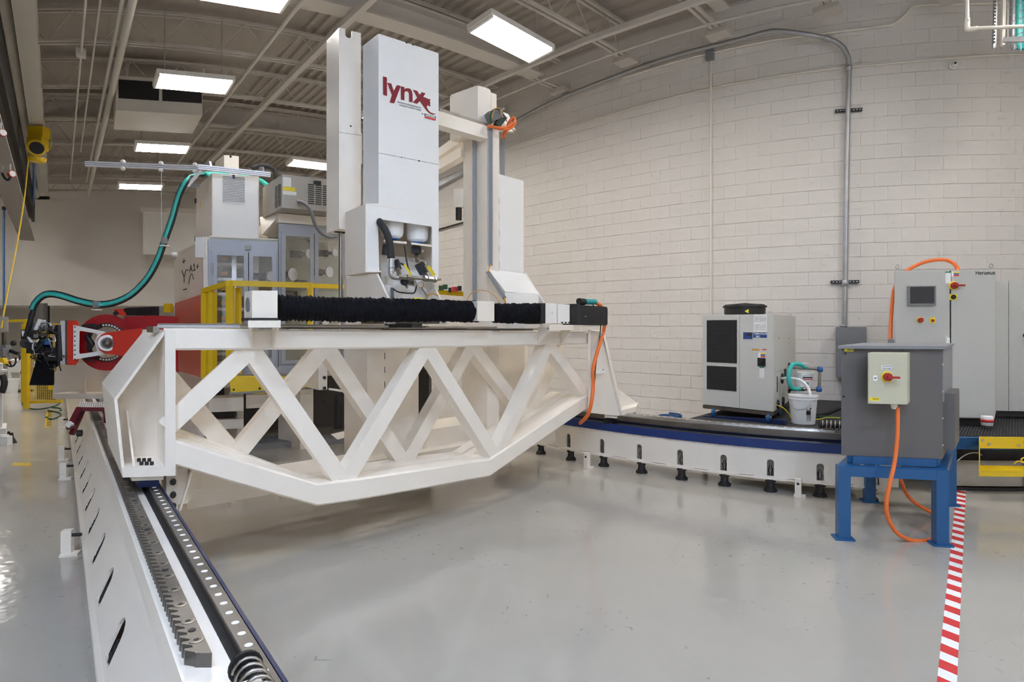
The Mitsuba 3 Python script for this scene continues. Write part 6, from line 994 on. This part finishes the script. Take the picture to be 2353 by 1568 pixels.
# yellow guard frames in front of the house
k = thing('yellow_guard', 'yellow tubular guard frame standing before the glass doors', 'guard frame')
for p, q, w in (((-3.058,6.613,2.091), (-3.058,6.613,1.043), .075), ((-3.091,6.602,2.067), (-2.275,6.948,2.066), .06), ((-2.299,6.936,2.076), (-2.299,6.936,1.55), .05), ((-3.051,6.796,2.027), (-3.051,6.796,1.066), .05), ((-3.442,6.792,1.993), (-3.096,6.612,2.063), .05), ((-3.43,6.796,1.998), (-3.43,6.796,1.017), .05), ((-3.336,6.764,1.996), (-3.336,6.764,1.03), .045), ((-2.302,6.998,2.065), (-1.967,7.315,2.07), .05), ((-2.299,6.936,1.55), (-2.299,6.936,0.906), .05)): part(k, 'tube', bar(p, q, w, .05, (0, 1, 0)), YEL)
part(k, 'yellow_plate', plate([(-3.478,6.806,1.979), (-3.265,6.726,1.975), (-3.265,6.726,1.033), (-3.478,6.806,1.026)], (.0, .02, 0)), YEL); part(k, 'apron', plate([(-3.042,6.558,1.066), (-2.257,6.893,1.019), (-2.257,6.893,0.911), (-2.746,6.668,0.857), (-3.03,6.562,0.883)], (0, .05, 0)), YEL); part(k, 'edge', bar((-3.042,6.558,0.874), (-2.257,6.893,0.901), .05, .02), MIDG); part(k, 'yellow_post', bar((-4.243,7.523,1.879), (-4.243,7.523,1.772), .08, .06, (0, 1, 0)), YEL)
for u in (537, 597): part(k, 'bolt', lathe([(.012, 0), (.012, .006)], (-3.002,6.572,0.915) if u == 537 else (-2.758,6.663,0.919), (0, -1, 0), 8), BLACK)
# machine base behind the trusses
k = thing('machine_underbody', 'cream machine base beams in shadow behind the bridge, with added dark light-blocking panels', 'machine base')
part(k, 'slide_block', quad((-2.059,6.485), (-1.979,6.528), (-2.326,6.986), .92, 1.25), CREAM)
for p in ((-1.996,6.492,1.053), (-1.996,6.492,0.941), (-1.996,6.492,0.798)): part(k, 'bolt', lathe([(.017, 0), (.017, .012)], p, (0, -1, 0), 10), BLACK)
part(k, 'cylinder', rod((-1.807,6.366,0.891), (-1.807,6.366,0.531), .055, 16), BLACK, 30); part(k, 'cylinder_cap', plate([(-1.867,6.202,0.949), (-1.726,6.283,0.918), (-1.826,6.615,0.882), (-1.907,6.568,0.91)], (0, 0, .02)), CREAM)
part(k, 'lug', plate([(-1.727,5.763,0.563), (-1.604,5.964,0.578), (-1.589,6.104,0.684), (-1.53,6.009,0.527), (-1.629,5.754,0.548)], (.01, .03, 0)), CREAM)
for p, q, d in (((-3.695,7.427), (-3.324,7.548), (-3.596,7.816)), ((-3.392,7.767), (-2.74,8.051), (-2.923,8.469))): part(k, 'beam', quad(p, q, d, .55, .72), CREAM)
part(k, 'beam', quad((-3.949,7.826), (-3.114,8.127), (-3.392,8.382), .80, .9), CREAM); part(k, 'beam', quad((-3.798,7.633), (-3.416,7.758), (-3.74,8.008), .30, .42), CREAM); part(k, 'dark_box', quad((-3.752,7.765), (-3.559,7.828), (-3.896,8.078), .42, .56), BLACK); part(k, 'column', quad((-3.582,7.941), (-3.509,7.968), (-3.802,8.228), 0, 1.05), CREAM); part(k, 'column', quad((-2.752,7.918), (-2.606,7.992), (-3.01,8.301), .0, 1.05), CREAM)
part(k, 'column', quad((-4.023,7.806), (-3.949,7.826), (-4.397,8.06), 0, 1.0), CREAM); part(k, 'floor_frame', quad((-3.988,7.582), (-2.239,8.327), (-2.759,8.682), .0, .08), MIDG); part(k, 'rear_panel', quad((-4.853,8.874), (-1.944,10.24), (-1.979,10.282), 0, 1.1), DARKG); part(k, 'side_panel', quad((-4.314,8.196), (-4.28,8.204), (-4.792,8.888), 0, 1.1), DARKG); part(k, 'side_panel', quad((-1.264,9.266), (-1.227,9.294), (-1.944,10.24), 0, 1.1), DARKG); part(k, 'house_frame', quad((-3.559,7.053), (-2.12,7.68), (-2.837,8.641), .98, 1.04), CREAM)  # dark rear and side panels are added to block light and darken the floor

# ------------------------------------------------------------------ far end of the near track
k = thing('far_carriage', 'cream carriage plate with a chamfered corner on the far part of the near track', 'carriage')
part(k, 'plate', plate([(-5.649,7.5,1), (-5.553,7.5,1.129), (-5.017,7.5,1.139), (-5.017,7.5,0.764), (-5.649,7.5,0.764)], (0, .03, 0)), CREAM); part(k, 'foot', plate([(-5.504,7.3,0.792), (-4.852,7.3,0.792), (-4.852,7.3,0.729), (-5.504,7.3,0.729)], (0, .6, 0)), CREAM); part(k, 'rib', plate([(-5.26,7.48,0.97), (-5.123,7.3,0.985), (-5.072,7.25,0.792), (-5.255,7.48,0.767)], (.015, 0, 0)), CREAM); part(k, 'side_plate', plate([(-4.816,7.2,1.302), (-4.791,7.2,1.302), (-4.785,7.2,0.777), (-4.816,7.2,0.777)], (0, .7, 0)), CREAM)
part(k, 'back_box', quad((-5.096,7.7), (-4.656,7.7), (-4.958,8.2), .75, 1.25), CREAM)
for u in (211.5, 217, 222.5): p = A((-5.189,7.528,0.745) if u < 212 else ((-5.16,7.528,0.745) if u < 218 else (-5.13,7.528,0.745))); part(k, 'bolt', rod(p + A(0, 0, -.01), p + A(0, 0, .02), .012, 8), BLACK)
k = thing('maroon_step', 'maroon folding step with grey ribbed treads on the near track', 'step')
a, b = A((-4.769,6.7,0.7)), A((-4.434,6.7,0.7))
part(k, 'tread', plate([(-4.636,6.5,0.732), (-4.302,6.5,0.732), (-4.633,7,0.725), (-4.968,7,0.725)], (0, 0, -.02)), GALV)
for i in range(14): p = A((-4.622,6.5,0.734)) + (A((-4.311,6.5,0.734)) - A((-4.622,6.5,0.734))) * i / 13; part(k, 'tread_rib', bar(p, p + (A((-4.968,7,0.725)) - A((-4.636,6.5,0.732))), .01, .012), PLASTW)
for p, q in (((-4.636,6.5,0.718), (-4.302,6.5,0.713)), ((-4.617,6.5,0.727), (-4.583,6.3,0.542)), ((-4.651,6.6,0.695), (-4.624,6.4,0.466)), ((-4.329,6.5,0.709), (-4.32,6.5,0.569)), ((-4.574,6.3,0.574), (-4.61,6.4,0.539))): part(k, 'frame', bar(p, q, .045, .04), MAROON)
part(k, 'foot', bar((-4.588,6.3,0.565), (-4.561,6.3,0.601), .05, .05), PLASTW); part(k, 'caster', lathe([(.035, -.02), (.035, .02)], (-4.471,6.3,0.493), (1, .3, 0), 12), BLACK)
# ------------------------------------------------------------------ far left bay
k = thing('mesh_fence', 'yellow framed wire mesh safety fence at the far left', 'fence')
part(k, 'post', bar((-9.234,11.6,1.724), (-9.243,11.6,0.026), .075, .075, (0, 1, 0)), YEL); part(k, 'post', bar((-9.461,11.8,1.642), (-9.47,11.8,0.125), .05, .05, (0, 1, 0)), YEL)
part(k, 'rail', bar((-9.281,11.7,1.625), (-8.44,11.4,1.641), .03, .03), YEL); part(k, 'rail', bar((-9.281,11.7,0.138), (-8.424,11.4,0.199), .04, .05), YEL); part(k, 'rail', bar((-9.748,11.8,1.701), (-9.251,11.6,1.708), .04, .05), YEL)
w = M(); A0, A1, A2 = A((-9.281,11.7,1.625)), A((-8.44,11.4,1.641)), A((-9.281,11.7,0.138))
for i in range(17): p = A0 + (A1 - A0) * i / 16; w += bar(p, p + (A2 - A0), .006, .006, (0, 1, 0), .001)
for i in range(30): p = A0 + (A2 - A0) * i / 29; w += bar(p, p + (A1 - A0), .006, .006, c=.001)
add(k + '__mesh', w, YEL, kind='stuff')
k = thing('round_column', 'dark grey round column rising to the overhang behind the mesh fence', 'column')
part(k, 'shaft', lathe([(.17, 0), (.17, 2.36)], A(*(-15.533,20.107), 0), n=24), DARKG, 30)
one('round_column', lathe([(.12, 0), (.12, 2.36)], A(*(-16.612,21.704), 0), n=20), BLACK, 'thinner black column just behind the dark grey round column', 'column', 30)
k = thing('tool_cabinet', 'dark cabinet with a yellow sticker standing behind the mesh fence', 'cabinet')
part(k, 'body', quad((-10.457,13.4), (-9.886,13.2), (-10.316,13.8), 0, 1.0), DARKG); p = A((-9.914,13.1,0.271)); part(k, 'sticker', blk(p[0], p[1], p[2] - .04, .12, .01, .1), YEL)
k = thing('test_stand', 'white test stand with a grey box, motor and yellow bracket at the left edge', 'machine')
part(k, 'box', quad((-7.98,9.4), (-7.778,9.4), (-8.02,9.7), 1.519, 1.748), CABG); part(k, 'stem', bar((-7.922,9.5,1.498), (-7.922,9.5,1.295), .04, .04, (0, 1, 0)), STEELD); part(k, 'motor', bar((-7.895,9.5,1.308), (-7.888,9.5,1.071), .09, .1, (0, 1, 0), .02), MIDG); part(k, 'motor', bar((-7.859,9.4,1.264), (-7.846,9.4,1.13), .06, .06, (0, 1, 0), .015), GREYPL)
part(k, 'yellow_bracket', plate([(-7.764,9.2,1.12), (-7.692,9.2,1.12), (-7.666,9.2,1.061), (-7.666,9.2,1.028), (-7.764,9.2,1.022)], (0, .08, 0)), YEL); part(k, 'knob', lathe([(.001, 0), (.035, .02), (.04, .06), (.02, .09)], (-7.855,9.6,1.285), (0, 0, 1), 14), BLACK, True); part(k, 'arm', bar((-7.821,9.5,1.22), (-7.698,9.5,1.173), .05, .05), BLACK); part(k, 'red_unit', bar((-7.999,9.6,1.038), (-7.917,9.6,1.024), .07, .05), REDSW)
for pts in ([(-7.631,9.4,1.184), (-7.591,9.4,1.13), (-7.597,9.4,1.076)], [(-7.765,9.4,1.063), (-7.711,9.4,0.982), (-7.658,9.4,1.036), (-7.658,9.4,1.117)], [(-7.819,9.4,1.023), (-7.738,9.4,0.976), (-7.671,9.4,1.009)]): part(k, 'cable', tube(curve(pts, 6), .012, 7), BLACK, True)
part(k, 'column', quad((-7.568,8.9), (-7.447,8.9), (-7.769,9.3), .12, 1.05), WHITEP); part(k, 'top_plate', plate([(-7.471,8.8,0.965), (-7.307,8.8,0.965), (-7.62,9.2,0.956), (-7.797,9.2,0.956)], (0, 0, -.03)), WHITEP); part(k, 'base', quad((-7.483,8.8), (-7.307,8.8), (-7.709,9.3), .0, .12), WHITEP); part(k, 'hanging_black', tube(curve([(-7.357,8.8,0.896), (-7.332,8.8,0.795), (-7.345,8.8,0.707), (-7.37,8.8,0.645)], 6), .04, 8), BLACK, True)
for p, w_ in (((-6.928,8.3,0.308), .05), ((-6.803,8.2,0.265), .05)): p = A(p); part(k, 'floor_block', blk(p[0], p[1], 0, .09, .09, .12), PLASTW); part(k, 'floor_pad', lathe([(.06, 0), (.02, .08), (.015, .14)], p * A(1, 1, 0) + A(-.05, .15, 0), n=12), BLACK)
k = thing('side_table', 'white side table standing beyond the mesh fence', 'table')
p0, p1, p2 = A(*(-12.848,15.5)), A(*(-12.472,15.5)), A(*(-13.092,16.3))
part(k, 'top', quad(p0, p1, p2, .70, .73), PLASTW); part(k, 'apron', quad(p0 + A(0, .02), p1 + A(0, .02), p1 + A(0, .06), .42, .70), PLASTW)
for p in (p0 + A(.03, .05), p1 + A(-.05, .05)): part(k, 'leg', blk(p[0], p[1], 0, .05, .05, .7), PLASTW)
k, p = bucket('waste_bin', (-11.998,14.6,-0.037), .12, .15, .38, 'small white bin on the floor under the white side table', 'bin')
k = thing('office_chair', 'dark office chair back seen beside the white side table', 'chair')
part(k, 'backrest', plate([(-11.951,14.8,0.49), (-11.866,14.8,0.543), (-11.866,14.8,0.279), (-11.909,14.8,0.31)], (.0, .05, 0)), RUBBER); part(k, 'stem', rod((-11.968,14.9,0.27), A(*(-11.968,14.9), .05), .02, 8), BLACK); part(k, 'base', lathe([(.22, 0), (.22, .03), (.04, .06)], A(*(-11.968,14.9), 0), n=10), BLACK)
k = thing('floor_cable', 'dark cables strewn on the floor by the mesh fence', 'cable'); 
for pts in ([(-10.241,12.727,0), (-9.502,11.915,0), (-9.054,11.667,0), (-9.094,12.108,0), (-9.335,12.584,0)], [(-8.751,11.487,0), (-8.332,11.2,0), (-8.019,10.821,0), (-7.862,10.419,0), (-8.164,10.667,0)], [(-8.991,11.915,0), (-8.745,11.789,0), (-8.505,11.487,0)]): part(k, 'cable', tube(curve([A(p) + A(0, 0, .012) for p in pts], 6), .012, 6), GREEN, True)
k = thing('hazard_tape', 'short black and yellow hazard tape on the floor by the near track', 'tape')
a, b = A((-8.808,11.606,0)), A((-7.355,9.655,0)); part(k, 'band', plate([a + A(-.05, 0, 0), b + A(-.05, 0, 0), b + A(.05, 0, 0), a + A(.05, 0, 0)], (0, 0, .0015)), YEL)
for i in range(12): p, q = a + (b - a) * (i + .2) / 12, a + (b - a) * (i + .7) / 12; part(k, 'black_stripe', plate([p + A(-.05, .03, 0), q + A(-.05, .03, 0), q + A(.05, 0, 0), p + A(.05, 0, 0)], (0, 0, .0025)), BLACK)

# hanging things at the upper left
k = thing('hose_reel', 'yellow hose reel with a black drum hanging from the light roof beam', 'hose reel')
c = A((-9.676,12.4,5.205)); Nn = unit(A(.62, -.79, -.05))
part(k, 'frame', cb(c + A(-.15, -.07, -.02), A(.30, 0, 0), A(0, .2, 0), A(0, 0, .26), .02), YEL); part(k, 'rim', lathe([(.16, 0), (.165, .06), (.13, .07), (.13, .05)], c + Nn * .09, Nn, 28), YEL, 30); part(k, 'drum', lathe([(.125, 0), (.12, .03)], c + Nn * .12, Nn, 24), BLACK); part(k, 'tray', lathe([(.14, 0), (.16, .05), (.16, .08)], c + A(.01, .0, -.26), (0, 0, 1), 24), YEL, 30)
part(k, 'mount', cb(c + A(-.14, -.05, .24), A(.3, 0, 0), A(0, .2, 0), A(0, 0, .22), .01), YEL)
one('yellow_hose', tube(curve([(-9.757,12.3,5.097), (-9.57,12,4.429), (-9.221,11.5,3.9), (-8.752,10.8,3.181), (-8.368,10.2,2.547), (-8.054,9.7,2.016), (-7.795,9.3,1.567)], 6), .012, 8), YEL, 'yellow hose hanging from the hose reel down to the left edge', 'hose', True)
one('reel_cord', tube(curve([(-9.544,12.4,5.178), (-9.428,12.4,5.187), (-9.375,12.4,5.32), (-9.393,12.4,5.586)], 6), .006, 6), YELB, 'thin yellow cord looping from the hose reel to the roof', 'cord', True)
k = thing('air_line', 'blue compressed air pipe with drops at the upper left', 'pipe')
for pts in ([(-17.527,20.338,5.973), (-15.743,20.211,5.844)], [(-15.966,19.361,5.417), (-15.212,19.317,5.381)], [(-15.184,19.316,5.436), (-10.182,13,5.11)], [(-16.158,19.376,5.337), (-16.158,19.376,1.669)], [(-16.158,19.376,5.351), (-15.995,19.363,5.417)]): part(k, 'pipe', tube(pts, .03, 10), PIPEBLUE, True)
part(k, 'valve', rod((-15.743,20.211,5.859), (-15.361,20.202,5.857), .055, 12), BLACK); part(k, 'elbow', lathe([(.05, -.05), (.05, .05)], (-16.158,19.376,5.351), (0, 0, 1), 10), BLACK); part(k, 'elbow', lathe([(.05, -.05), (.05, .05)], (-15.198,19.317,5.394), (0, 0, 1), 10), BLACK); part(k, 'drain', rod((-16.01,19.364,5.445), (-16.01,19.364,5.141), .02, 8), GALV)
k = thing('balancer', 'red tool balancer with a white dial hanging from the dark crane beam', 'balancer'); c = A((-6.376,7.6,4.01))
part(k, 'drum', lathe([(.045, 0), (.045, .05)], c, (.9, -.4, 0), 18), REDSW); part(k, 'dial', lathe([(.038, 0), (.038, .004)], c + unit(A(.9, -.4, 0)) * .05, (.9, -.4, 0), 18), PLASTW); part(k, 'hook', rod(c + A(0, 0, .04), c + A(0, 0, .13), .008, 6), GALV)
k = thing('balancer', 'small red tool balancer with a black strap hanging from the dark crane beam', 'balancer'); c = A((-7.903,9.6,4))
part(k, 'drum', lathe([(.055, 0), (.055, .05)], c, (.95, -.3, 0), 18), REDSW); part(k, 'dial', lathe([(.045, 0), (.045, .004)], c + unit(A(.95, -.3, 0)) * .05, (.95, -.3, 0), 18), PLASTW); part(k, 'hook', rod(c + A(0, 0, .05), c + A(0, 0, .16), .01, 6), GALV); part(k, 'strap', tube(curve([c + A(0, 0, -.05), (-7.944,9.6,3.904), (-7.999,9.6,3.945), (-8.033,9.6,4.014)], 6), .018, 7), BLACK, True); part(k, 'hook', tube(curve([(-8.033,9.6,4.014), (-8.047,9.6,4.055), (-8.019,9.6,4.082), (-8.033,9.6,4.137)], 5), .008, 6), GALV, True)
one('speaker', blk(A((-17.137,20.392,2.984))[0], A((-17.137,20.392,2.984))[1], A((-17.137,20.392,2.474))[2], .18, .2, 1.0), PLASTW, 'white wall unit at the left edge of the back wall', 'wall unit')
